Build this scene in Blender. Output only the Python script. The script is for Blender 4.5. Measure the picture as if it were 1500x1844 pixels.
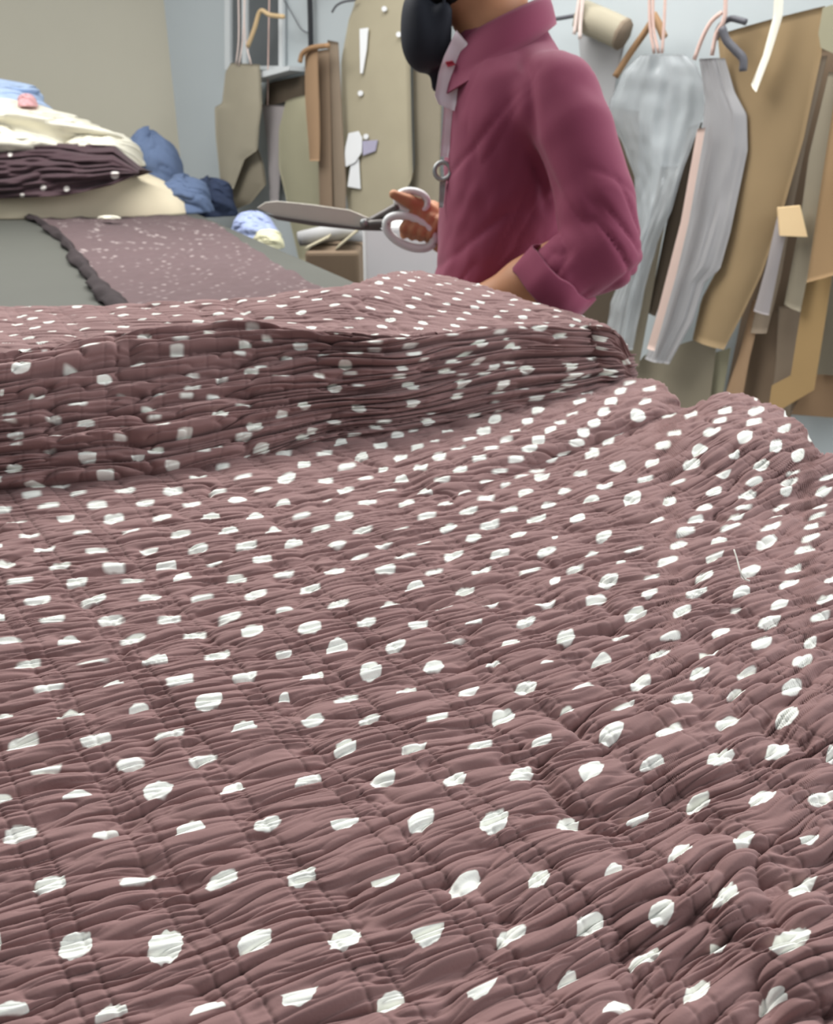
import bpy, math, random
import numpy as np
from mathutils import Vector

scene = bpy.context.scene
COL = scene.collection
for o in list(bpy.data.objects):
    bpy.data.objects.remove(o, do_unlink=True)

# ------------------------------------------------------------------ camera
PITCH = math.radians(24.0)
CAM_Z = 1.17
FPX = 1500.0
cam_d = bpy.data.cameras.new('camera')
cam = bpy.data.objects.new('camera', cam_d)
COL.objects.link(cam)
cam.location = (0, 0, CAM_Z)
cam.rotation_euler = (math.pi / 2 - PITCH, 0, 0)
cam_d.sensor_fit = 'VERTICAL'
cam_d.sensor_height = 36.0
cam_d.lens = FPX / 1844.0 * 36.0
cam_d.clip_start = 0.01
cam_d.dof.use_dof = True
cam_d.dof.focus_distance = 0.36
cam_d.dof.aperture_fstop = cam_d.lens / 1.4
scene.camera = cam

# ------------------------------------------------------------------ light
world = bpy.data.worlds.new('room_light')
scene.world = world
world.use_nodes = True
bgn = world.node_tree.nodes['Background']
bgn.inputs['Color'].default_value = (0.93, 0.97, 1.0, 1)
bgn.inputs['Strength'].default_value = 0.22

def area(name, loc, target, sx, sy, power, color):
    d = bpy.data.lights.new(name, 'AREA')
    d.shape = 'RECTANGLE'
    d.size, d.size_y = sx, sy
    d.energy = power
    d.color = color
    o = bpy.data.objects.new(name, d)
    COL.objects.link(o)
    o.location = loc
    o.rotation_euler = (Vector(target) - Vector(loc)).to_track_quat('-Z', 'Y').to_euler()
    return o

area('ceiling_tubes_over_table', (-0.3, 2.3, 2.7), (-0.2, 1.6, 0), 3.0, 1.0, 74, (1.0, 0.985, 0.95))
area('daylight_from_side_window', (2.6, 0.75, 1.95), (0.2, 1.2, 0.95), 1.5, 1.4, 44, (0.95, 0.98, 1.0))
area('far_wall_fill', (-2.1, 1.9, 2.7), (-1.2, 2.6, 0.6), 2.0, 0.8, 22, (1.0, 0.985, 0.95))  # added fill that brightens the far wall, no such lamp seen
scene.view_settings.view_transform = 'Standard'
scene.view_settings.look = 'None'
scene.view_settings.gamma = 1.0
scene.view_settings.use_curve_mapping = False
scene.view_settings.exposure = 0.42

# ------------------------------------------------------------------ helpers
CT, ST = math.cos(PITCH), math.sin(PITCH)

def ray(px, py):
    px = np.asarray(px, float); py = np.asarray(py, float)
    a = (px - 750.0) / FPX; b = -(py - 922.0) / FPX
    return a, CT + b * ST, -ST + b * CT

def at_z(px, py, z):                       # point at height z
    dx, dy, dz = ray(px, py); t = (np.asarray(z) - CAM_Z) / dz
    return np.stack(np.broadcast_arrays(dx * t, dy * t, CAM_Z + dz * t), -1)

def at_y(px, py, y):                       # point at distance y across the floor
    dx, dy, dz = ray(px, py); t = np.asarray(y) / dy
    return np.stack(np.broadcast_arrays(dx * t, dy * t, CAM_Z + dz * t), -1)

def rnd_hash(ix, iy, seed):
    h = (ix.astype(np.int64) * 374761393 + iy.astype(np.int64) * 668265263 + seed * 974634777) & 0xffffffff
    h = ((h ^ (h >> 13)) * 1274126177) & 0xffffffff
    h = ((h ^ (h >> 16)) * 2246822519) & 0xffffffff
    return ((h >> 8) & 0xffff) / 65535.0

def noise(x, y, seed=0):                   # smooth value noise in -1..1
    x = np.asarray(x, float); y = np.asarray(y, float)
    x, y = np.broadcast_arrays(x, y)
    ix, iy = np.floor(x), np.floor(y)
    fx, fy = x - ix, y - iy
    fx = fx * fx * fx * (fx * (fx * 6 - 15) + 10); fy = fy * fy * (3 - 2 * fy)
    a = rnd_hash(ix, iy, seed); b = rnd_hash(ix + 1, iy, seed)
    c = rnd_hash(ix, iy + 1, seed); d = rnd_hash(ix + 1, iy + 1, seed)
    return ((a * (1 - fx) + b * fx) * (1 - fy) + (c * (1 - fx) + d * fx) * fy) * 2 - 1

def smooth(a, b, x):
    t = np.clip((x - a) / (b - a), 0, 1)
    return t * t * (3 - 2 * t)

def make_mesh(name, V, F, attrs=None, smooth_shade=True):
    me = bpy.data.meshes.new(name)
    V = np.asarray(V, np.float32).reshape(-1, 3)
    if isinstance(F, np.ndarray):
        n = F.shape[1]
        me.vertices.add(len(V)); me.vertices.foreach_set('co', V.ravel())
        me.loops.add(F.size); me.loops.foreach_set('vertex_index', F.astype(np.int32).ravel())
        me.polygons.add(len(F))
        me.polygons.foreach_set('loop_start', np.arange(0, F.size, n, dtype=np.int32))
        me.polygons.foreach_set('loop_total', np.full(len(F), n, np.int32))
        me.update(calc_edges=True); me.validate()
    else:
        me.from_pydata([tuple(map(float, v)) for v in V], [], [tuple(f) for f in F]); me.update()
    for k, v in (attrs or {}).items():
        a = me.attributes.new(k, 'FLOAT', 'POINT'); a.data.foreach_set('value', np.asarray(v, np.float32).ravel())
    if smooth_shade:
        me.polygons.foreach_set('use_smooth', np.ones(len(me.polygons), bool))
    return me

def link(name, me, mat, parent=None):
    o = bpy.data.objects.new(name, me); COL.objects.link(o)
    if mat is not None:
        o.data.materials.clear(); o.data.materials.append(mat)
    if parent is not None:
        o.parent = parent
        o.matrix_parent_inverse = parent.matrix_world.inverted() if False else parent.matrix_basis.inverted()
    return o

def empty(name, loc):
    o = bpy.data.objects.new(name, None); COL.objects.link(o); o.location = tuple(map(float, loc)); o.empty_display_size = 0.05
    return o

def tag(o, label=None, cat=None, group=None, kind=None):
    if label: o['label'] = label
    if cat: o['category'] = cat
    if group: o['group'] = group
    if kind: o['kind'] = kind
    return o

def grid_faces(nr, nc):
    i = np.arange(nr * nc).reshape(nr, nc)
    return np.stack([i[:-1, :-1], i[:-1, 1:], i[1:, 1:], i[1:, :-1]], -1).reshape(-1, 4)

def grid_normals(P):
    du = np.gradient(P, axis=1); dv = np.gradient(P, axis=0)
    n = np.cross(du, dv); n /= np.linalg.norm(n, axis=-1, keepdims=True) + 1e-12
    return n

def box_data(x0, x1, y0, y1, z0, z1):
    V = [(x, y, z) for z in (z0, z1) for y in (y0, y1) for x in (x0, x1)]
    F = [(0, 2, 3, 1), (4, 5, 7, 6), (0, 1, 5, 4), (2, 6, 7, 3), (0, 4, 6, 2), (1, 3, 7, 5)]
    return V, F

def prism(base, top):                       # closed solid between two equal loops of points
    n = len(base); V = list(base) + list(top)
    F = [tuple(range(n))[::-1], tuple(range(n, 2 * n))] + [(i, (i + 1) % n, n + (i + 1) % n, n + i) for i in range(n)]
    return V, F

def tube_data(pts, r, n=8, cap=True):
    pts = [Vector(tuple(map(float, p))) for p in pts]
    rs = r if hasattr(r, '__len__') else [r] * len(pts)
    V, F = [], []
    up = Vector((0, 0, 1))
    for i, p in enumerate(pts):
        t = (pts[min(i + 1, len(pts) - 1)] - pts[max(i - 1, 0)]).normalized()
        ref = up if abs(t.dot(up)) < 0.95 else Vector((0, 1, 0))
        if i == 0: a = t.cross(ref).normalized()
        else: a = (a - t * a.dot(t)).normalized()
        b = t.cross(a)
        for k in range(n):
            an = 2 * math.pi * k / n
            V.append(p + (a * math.cos(an) + b * math.sin(an)) * rs[i])
    for i in range(len(pts) - 1):
        for k in range(n):
            F.append((i * n + k, i * n + (k + 1) % n, (i + 1) * n + (k + 1) % n, (i + 1) * n + k))
    if cap:
        F.append(tuple(range(n))[::-1]); F.append(tuple(range((len(pts) - 1) * n, len(pts) * n)))
    return V, F

def spline(pts, n):                         # Catmull-Rom through points
    P = np.asarray(pts, float); m = len(P)
    Q = np.vstack([2 * P[0] - P[1], P, 2 * P[-1] - P[-2]])
    out = []
    for t in np.linspace(0, m - 1, n):
        i = min(int(t), m - 2); f = t - i
        p0, p1, p2, p3 = Q[i], Q[i + 1], Q[i + 2], Q[i + 3]
        out.append(0.5 * (2 * p1 + (p2 - p0) * f + (2 * p0 - 5 * p1 + 4 * p2 - p3) * f * f + (3 * p1 - p0 - 3 * p2 + p3) * f ** 3))
    return np.array(out)

def curve_y(pts, x):                        # smooth curve through (x, y) points
    p = np.asarray(pts, float)
    d = np.gradient(p[:, 1], p[:, 0])
    i = np.clip(np.searchsorted(p[:, 0], x) - 1, 0, len(p) - 2)
    h = p[i + 1, 0] - p[i, 0]; t = np.clip((x - p[i, 0]) / h, 0, 1)
    return (p[i, 1] * (1 + 2 * t) * (1 - t) ** 2 + d[i] * h * t * (1 - t) ** 2
            + p[i + 1, 1] * t * t * (3 - 2 * t) + d[i + 1] * h * t * t * (t - 1))

# ------------------------------------------------------------------ materials
def lin(c):
    return tuple(((v / 255) / 12.92 if v / 255 <= 0.04045 else ((v / 255 + 0.055) / 1.055) ** 2.4) for v in c)

def mat(name, rgb, rough=0.8, var=0.12, scale=30.0, bump=0.0, bscale=200.0, metal=0.0, sheen=0.0, trans=0.0, alpha=1.0, stretch=(1, 1, 1), spec=0.3):
    """rgb: sRGB 0-255 of the thing's own colour; light variation by noise"""
    m = bpy.data.materials.new(name); m.use_nodes = True
    nt = m.node_tree; b = nt.nodes['Principled BSDF']
    b.inputs['Roughness'].default_value = rough
    b.inputs['Metallic'].default_value = metal
    b.inputs['Specular IOR Level'].default_value = spec
    b.inputs['Sheen Weight'].default_value = sheen
    b.inputs['Transmission Weight'].default_value = trans
    b.inputs['Alpha'].default_value = alpha
    c = lin(rgb)
    tc = nt.nodes.new('ShaderNodeTexCoord'); mp = nt.nodes.new('ShaderNodeMapping')
    mp.inputs['Scale'].default_value = stretch
    nt.links.new(tc.outputs['Object'], mp.inputs['Vector'])
    nz = nt.nodes.new('ShaderNodeTexNoise'); nz.inputs['Scale'].default_value = scale; nz.inputs['Detail'].default_value = 4
    nt.links.new(mp.outputs['Vector'], nz.inputs['Vector'])
    mx = nt.nodes.new('ShaderNodeMix'); mx.data_type = 'RGBA'
    mx.inputs[6].default_value = tuple(v * (1 - var) for v in c) + (1,)
    mx.inputs[7].default_value = tuple(min(1, v * (1 + var)) for v in c) + (1,)
    nt.links.new(nz.outputs['Fac'], mx.inputs[0]); nt.links.new(mx.outputs[2], b.inputs['Base Color'])
    if bump > 0:
        n2 = nt.nodes.new('ShaderNodeTexNoise'); n2.inputs['Scale'].default_value = bscale; n2.inputs['Detail'].default_value = 3
        nt.links.new(mp.outputs['Vector'], n2.inputs['Vector'])
        bp = nt.nodes.new('ShaderNodeBump'); bp.inputs['Strength'].default_value = bump; bp.inputs['Distance'].default_value = 0.002
        nt.links.new(n2.outputs['Fac'], bp.inputs['Height']); nt.links.new(bp.outputs['Normal'], b.inputs['Normal'])
    return m

def dotted_cloth(name, rgb, dot_rgb=(244, 245, 238), rough=0.85, edge=1.2, var=0.10):
    """woven cotton printed with dots: mesh attribute 'dot' is the signed distance to the print edge, 'stitch' the thread"""
    m = bpy.data.materials.new(name); m.use_nodes = True
    nt = m.node_tree; b = nt.nodes['Principled BSDF']
    b.inputs['Roughness'].default_value = rough
    b.inputs['Specular IOR Level'].default_value = 0.25
    b.inputs['Sheen Weight'].default_value = 0.08
    c = lin(rgb)
    tc = nt.nodes.new('ShaderNodeTexCoord')
    nz = nt.nodes.new('ShaderNodeTexNoise'); nz.inputs['Scale'].default_value = 40; nz.inputs['Detail'].default_value = 5
    nt.links.new(tc.outputs['Object'], nz.inputs['Vector'])
    mx = nt.nodes.new('ShaderNodeMix'); mx.data_type = 'RGBA'
    mx.inputs[6].default_value = tuple(v * (1 - var) for v in c) + (1,)
    mx.inputs[7].default_value = tuple(v * (1 + var) for v in c) + (1,)
    nt.links.new(nz.outputs['Fac'], mx.inputs[0])
    st = nt.nodes.new('ShaderNodeAttribute'); st.attribute_name = 'stitch'
    m2 = nt.nodes.new('ShaderNodeMix'); m2.data_type = 'RGBA'
    m2.inputs[7].default_value = tuple(v * 0.42 for v in c) + (1,)
    nt.links.new(mx.outputs[2], m2.inputs[6]); nt.links.new(st.outputs['Fac'], m2.inputs[0])
    at = nt.nodes.new('ShaderNodeAttribute'); at.attribute_name = 'dot'
    mr = nt.nodes.new('ShaderNodeMapRange'); mr.interpolation_type = 'SMOOTHSTEP'
    mr.inputs['From Min'].default_value = -edge; mr.inputs['From Max'].default_value = edge
    nt.links.new(at.outputs['Fac'], mr.inputs['Value'])
    m3 = nt.nodes.new('ShaderNodeMix'); m3.data_type = 'RGBA'
    m3.inputs[7].default_value = lin(dot_rgb) + (1,)
    nt.links.new(m2.outputs[2], m3.inputs[6]); nt.links.new(mr.outputs['Result'], m3.inputs[0])
    nt.links.new(m3.outputs[2], b.inputs['Base Color'])
    n2 = nt.nodes.new('ShaderNodeTexNoise'); n2.inputs['Scale'].default_value = 900; n2.inputs['Detail'].default_value = 2
    nt.links.new(tc.outputs['Object'], n2.inputs['Vector'])
    bp = nt.nodes.new('ShaderNodeBump'); bp.inputs['Strength'].default_value = 0.12; bp.inputs['Distance'].default_value = 0.0006
    nt.links.new(n2.outputs['Fac'], bp.inputs['Height']); nt.links.new(bp.outputs['Normal'], b.inputs['Normal'])
    return m

# ------------------------------------------------------------------ room shell
# the pale side wall runs from near right to far left; the buff wall closes the far left
WN = np.array([-0.61, -0.7924]); WC = -2.806          # wall plane  WN . (x, y) = WC
WD = np.array([-0.7924, 0.61])
WP = WN * WC / (WN @ WN)                               # foot point of the wall

def wall_pt(s, off, z):
    p = WP + WD * s + WN * off
    return (p[0], p[1], z)

def at_wall(px, py, off=0.0, yaw=0.0, pivot=None):
    """point on a vertical plane parallel to the side wall, 'off' metres in front of it (yaw turns it about a pivot column)"""
    dx, dy, dz = ray(px, py)
    n = WN; c = WC + off * (WN @ WN)
    if yaw:
        a = math.radians(yaw)
        ddx, ddy, ddz = ray(pivot, 300.0); t0 = c / (n[0] * ddx + n[1] * ddy)
        q = np.array([ddx * t0, ddy * t0])
        n = np.array([n[0] * math.cos(a) - n[1] * math.sin(a), n[0] * math.sin(a) + n[1] * math.cos(a)])
        c = n @ q
    t = c / (n[0] * dx + n[1] * dy)
    return np.stack(np.broadcast_arrays(dx * t, dy * t, CAM_Z + dz * t), -1)

M_WALL = mat('painted_wall', (186, 194, 197), 0.7, 0.03, 3, 0.1, 60)
M_BUFF = mat('buff_painted_wall', (184, 180, 165), 0.75, 0.06, 2.5, 0.1, 60)
M_FLOOR = mat('cement_floor', (176, 174, 170), 0.6, 0.1, 6, 0.15, 80)

CORNER = at_wall(316, 200)[:2]
sc = (CORNER - WP) @ WD
def wall_slab(name, p, q, z0, z1, th, m):
    p = np.array(p); q = np.array(q); d = (q - p) / np.linalg.norm(q - p); n = np.array([-d[1], d[0]]) * th
    base = [(*p, z0), (*q, z0), (*(q + n), z0), (*(p + n), z0)]
    V, F = prism(base, [(x, y, z1) for x, y, z in base])
    o = link(name, make_mesh(name, V, F, smooth_shade=False), m); o['kind'] = 'structure'
    return o
wall_slab('wall_right', CORNER, WP + WD * -2.6, 0, 3.0, 0.12, M_WALL)
far = at_y(-900, 200, 3.9)[:2]
wall_slab('wall_back', far, CORNER, 0, 3.0, 0.12, M_BUFF)
V, F = box_data(-4.5, 4.0, -1.5, 5.5, -0.05, 0.0)
tag(link('floor', make_mesh('floor', V, F, smooth_shade=False), M_FLOOR), kind='structure')

# ------------------------------------------------------------------ cutting table
TABLE_Z = 0.90
M_TABLE = mat('grey_table_cover', (86, 87, 82), 0.6, 0.05, 8, 0.12, 300)
M_WOOD = mat('table_wood', (120, 92, 66), 0.6, 0.2, 12, stretch=(1, 8, 1))
e0 = at_z(640, 510, TABLE_Z)[:2]; e1 = at_z(345, 381, TABLE_Z)[:2]
ed = (e1 - e0) / np.linalg.norm(e1 - e0); en = np.array([-ed[1], ed[0]])     # en points left, over the table
T = [e0 - ed * 2.1, e1 + ed * 0.30]
T = [T[0], T[1], T[1] + en * 1.35, T[0] + en * 1.35]
table = empty('cutting_table', (float(np.mean([p[0] for p in T])), float(np.mean([p[1] for p in T])), 0))
tag(table, 'long cutting table covered in smooth dark grey sheeting', 'table')
V, F = prism([(*p, TABLE_Z - 0.035) for p in T], [(*p, TABLE_Z) for p in T])
link('table_top', make_mesh('table_top', V, F, smooth_shade=False), M_TABLE, table)
def inset(u, v):
    return T[0] + ed * (u * np.linalg.norm(T[1] - T[0])) + en * (v * 1.35)
def post(name, c, hw, z0, z1, m, parent):
    base = [(c[0] + a * hw, c[1] + b * hw, z0) for a, b in ((-1, -1), (1, -1), (1, 1), (-1, 1))]
    V, F = prism(base, [(x, y, z1) for x, y, z in base])
    return link(name, make_mesh(name, V, F, smooth_shade=False), m, parent)
for u in (0.05, 0.5, 0.95):
    for v in (0.08, 0.92):
        post('leg', inset(u, v), 0.035, 0, TABLE_Z - 0.035, M_WOOD, table)
for v in (0.08, 0.92):
    a, b = inset(0.04, v), inset(0.96, v)
    nn = en * 0.015
    base = [(*(a - nn), 0.78), (*(b - nn), 0.78), (*(b + nn), 0.78), (*(a + nn), 0.78)]
    V, F = prism(base, [(x, y, TABLE_Z - 0.035) for x, y, z in base])
    link('apron_rail', make_mesh('apron_rail', V, F, smooth_shade=False), M_WOOD, table)

# ------------------------------------------------------------------ dotted smocked cotton
FRONT_DOTS = """7,870,23,13,o 71,883,32,20,o 110,886,28,6,s 193,865,28,13,o 60,903,33,9,s 143,901,27,7,s 227,896,33,9,s 313,895,33,10,s 358,871,28,10,s 439,872,27,7,s 393,896,27,8,s 475,894,28,10,o 8,931,27,8,s 89,925,35,9,s 177,921,33,11,s 263,916,32,12,s 347,919,29,9,s 428,914,32,15,o 32,951,32,9,s 121,947,32,9,b 207,944,35,13,s 294,944,33,11,s 381,942,33,17,t 461,943,30,14,t 55,977,32,9,s 151,974,27,7,s 238,971,28,7,s 327,976,33,13,s 412,967,33,13,t 493,967,30,17,t 2,997,10,7,s 84,1002,35,12,s 176,1005,35,10,s 269,1003,32,10,b 358,1000,33,13,s 445,996,33,12,s 13,1026,37,15,t 111,1033,37,13,s 207,1033,36,10,s 301,1029,37,18,t 388,1027,27,12,s 475,1022,32,15,o 40,1059,42,11,s 142,1062,36,15,s 241,1061,38,11,s 331,1054,33,18,t 427,1055,36,15,o 71,1096,42,14,s 171,1096,42,15,s 272,1092,37,14,s 367,1093,38,11,s 463,1088,37,13,s 3,1128,20,13,o 98,1133,43,14,s 202,1131,42,14,s 307,1128,38,13,s 416,1127,40,13,s 20,1171,42,11,s 127,1168,40,17,t 243,1167,43,15,s 352,1158,38,14,s 455,1155,37,23,o 53,1211,45,15,s 170,1211,47,6,s 282,1202,43,21,t 393,1196,42,17,s 92,1255,47,13,s 207,1250,38,14,t 326,1244,47,19,s 443,1234,42,18,o 10,1301,33,19,t 130,1303,48,20,t 253,1291,33,13,t 378,1283,47,28,o 45,1351,53,20,s 177,1347,50,23,o 308,1337,50,19,s 441,1328,45,25,t 238,1392,47,20,o 367,1387,47,17,s 517,872,30,15,o 587,873,25,9,s 659,873,26,9,o 723,874,27,15,t 796,874,22,9,s 870,874,24,11,o 942,868,27,6,s 977,871,28,12,b 623,894,28,12,o 697,894,28,7,s 766,896,28,13,t 836,897,25,11,t 911,884,15,5,s 947,897,27,11,o 510,918,28,10,t 590,914,13,4,s 661,916,31,10,s 733,919,28,13,o 801,919,25,9,t 875,909,27,9,s 988,922,27,12,o 544,943,29,9,s 620,942,32,13,o 769,942,29,10,s 843,933,30,11,o 916,931,29,12,s 578,968,29,9,s 654,967,31,8,s 723,967,22,5,s 807,965,28,13,o 882,958,32,10,s 966,947,32,15,b 530,990,33,14,t 608,994,29,11,o 692,993,30,11,o 763,991,21,7,s 853,981,28,13,o 933,976,29,13,o 998,983,10,8,o 648,1015,30,9,s 731,1015,33,9,s 816,1011,33,13,s 899,1012,32,16,o 982,1009,32,11,o 513,1049,33,11,s 604,1045,36,16,o 694,1041,33,14,s 782,1043,29,9,s 866,1042,33,13,s 953,1039,33,9,s 998,1062,18,17,o 559,1077,33,15,s 747,1071,32,17,t 837,1077,32,15,o 610,1105,36,13,s 703,1105,33,13,t 800,1108,30,7,t 884,1105,29,11,b 980,1103,38,12,b 513,1115,27,11,s 559,1150,39,19,o 660,1137,33,17,o 753,1143,37,15,b 852,1138,30,11,t 946,1133,32,15,o 607,1178,37,23,t 712,1179,33,18,o 512,1193,28,13,b 817,1170,33,5,s 917,1173,33,17,t 563,1232,42,23,t 667,1224,38,25,o 781,1216,35,20,o 887,1209,25,9,t 983,1210,22,8,t 513,1273,20,13,t 624,1277,40,14,s 732,1261,37,18,t 843,1260,35,18,o 945,1253,38,23,o 563,1317,40,19,o 667,1312,37,17,o 787,1313,37,17,s 906,1305,40,24,o 622,1365,37,22,o 745,1367,43,20,b 863,1365,40,15,s 975,1354,33,19,o 1045,863,23,8,s 1088,886,29,13,o 1161,874,26,10,s 1219,877,23,8,s 1300,865,25,15,b 1355,878,30,14,o 1418,877,27,11,s 1423,862,20,7,s 1487,867,27,11,o 1018,895,26,13,o 1063,912,29,13,t 1137,910,31,23,o 1204,914,23,22,o 1283,897,26,16,o 1344,901,29,15,o 1412,894,20,15,o 1479,894,27,17,o 1266,928,27,13,o 1337,925,27,7,s 1405,919,26,9,s 1473,921,27,13,o 1038,947,27,17,o 1180,949,27,11,o 1251,949,28,11,o 1323,941,27,13,o 1393,939,24,14,t 1468,939,28,9,s 1086,980,27,16,o 1233,969,30,13,s 1313,961,31,10,s 1386,961,33,11,s 1458,961,25,13,s 1065,1010,22,11,o 1140,1005,30,10,s 1220,995,30,13,o 1293,986,32,15,t 1378,987,34,16,o 1456,983,30,13,o 1035,1036,27,9,s 1117,1027,16,8,o 1200,1022,33,13,s 1284,1017,30,15,b 1447,1004,35,15,o 1093,1060,33,19,o 1170,1054,27,12,s 1267,1051,30,15,o 1349,1043,33,19,o 1426,1040,27,13,s 1071,1093,37,17,o 1167,1085,27,15,o 1252,1080,35,16,o 1332,1080,30,22,t 1417,1067,33,15,o 1493,1060,23,13,s 1142,1120,38,19,o 1226,1119,32,17,o 1322,1114,17,8,s 1400,1104,31,17,o 1484,1095,32,19,o 1018,1163,30,22,o 1115,1162,27,12,s 1205,1161,37,12,t 1296,1153,31,19,o 1381,1135,37,19,o 1473,1127,32,12,s 1081,1202,35,21,t 1185,1194,35,13,s 1274,1193,37,14,b 1367,1178,35,20,o 1457,1168,23,17,o 1151,1243,36,21,o 1256,1232,34,19,o 1343,1228,33,15,s 1442,1211,35,20,o 1047,1255,38,12,t 1225,1280,37,20,o 1323,1267,33,14,t 1424,1257,34,21,o 1120,1292,42,21,b 1020,1293,23,13,o 1097,1341,42,29,o 1203,1334,46,24,o 1307,1318,43,20,o 1416,1307,39,28,o 1172,1393,45,23,t 1293,1387,47,28,o 1397,1372,42,33,o 1493,1373,20,33,o 88,1403,55,21,s 143,1450,52,17,t 12,1460,32,20,o 288,1444,50,27,o 422,1435,43,28,t 40,1518,60,27,o 193,1515,45,15,t 347,1510,50,33,t 483,1507,47,23,o 93,1612,57,30,o 252,1604,60,22,s 402,1607,53,30,s 140,1723,60,43,o 302,1722,62,60,o 463,1721,58,40,o 0,1717,17,37,o 25,1833,60,23,t 203,1837,57,30,t 377,1835,60,27,t 557,1425,47,19,t 690,1422,42,25,o 817,1422,40,23,o 937,1413,43,26,o 622,1507,52,24,b 758,1500,45,33,o 887,1502,47,40,o 545,1602,48,33,o 697,1607,50,27,b 835,1610,50,33,o 970,1605,40,33,o 622,1712,55,43,o 770,1710,55,47,b 917,1702,48,29,o 542,1823,63,37,b 703,1817,50,37,o 865,1807,50,27,b 1060,1409,42,28,o 1145,1492,47,30,b 1255,1465,38,33,o 1369,1464,47,32,o 1475,1457,43,28,s 1020,1500,40,30,o 1102,1583,32,18,t 1223,1562,43,27,t 1337,1543,35,30,o 1448,1541,35,22,b 1060,1681,48,35,o 1187,1662,45,39,o 1308,1630,45,40,t 1435,1616,42,31,o 1157,1747,52,30,o 1295,1727,35,37,b 1419,1717,58,50,o 1113,1835,57,30,t 1255,1823,48,40,o 1390,1813,50,33,t 1020,1780,37,23,t 1497,1787,13,23,o 402,851,22,7,s 436,829,28,11,s 512,825,25,10,s 548,847,22,13,o 585,828,26,9,s 625,852,28,9,s 651,832,25,17,t 690,854,17,9,o 722,833,24,13,o 685,812,23,11,o 614,806,23,13,t 716,794,23,13,o 745,783,15,6,s 807,785,21,12,t 871,785,24,12,o 928,786,17,9,s 991,785,21,11,o 1049,786,21,13,o 1108,789,21,11,s 1069,771,21,15,o 1009,769,19,7,s 951,769,19,10,o 891,766,22,14,o 969,749,22,13,o 1031,753,18,7,s 1088,751,21,11,o 1145,755,22,18,o 1201,759,30,13,b 1246,756,23,11,s 1101,732,22,11,o 1162,733,22,11,o 1044,732,22,13,o 1118,713,22,11,o 1058,716,19,9,s 1134,699,19,6,s 1169,710,22,10,s 784,803,15,6,s 847,802,21,7,s 912,802,22,10,s 969,802,22,13,o 1032,802,25,12,o 1096,803,21,10,o 753,817,22,10,s 827,818,23,7,s 885,817,23,7,s 951,817,25,11,o 1009,819,19,7,s 1075,817,21,7,s 792,832,23,12,o 863,835,23,9,s 925,834,25,10,s 991,836,25,13,o 1068,830,25,12,s 761,853,26,14,o 828,854,25,12,o 896,853,25,7,s 967,854,25,6,s 1113,850,29,15,o 1174,844,23,17,o 1244,844,29,20,o 1195,813,25,12,s 1260,818,27,18,o 1215,791,23,11,s 1281,789,28,14,o 1295,769,22,10,s 1356,770,27,13,o 1305,751,23,15,o 1360,749,28,15,o 1319,715,12,9,o 1360,724,7,11,o 1415,751,11,13,o 1409,780,21,11,s 1339,797,26,20,o 1393,813,21,25,o 1319,828,21,16,o 1367,848,25,21,o 1431,830,22,23,o 1454,797,9,18,o"""
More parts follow.
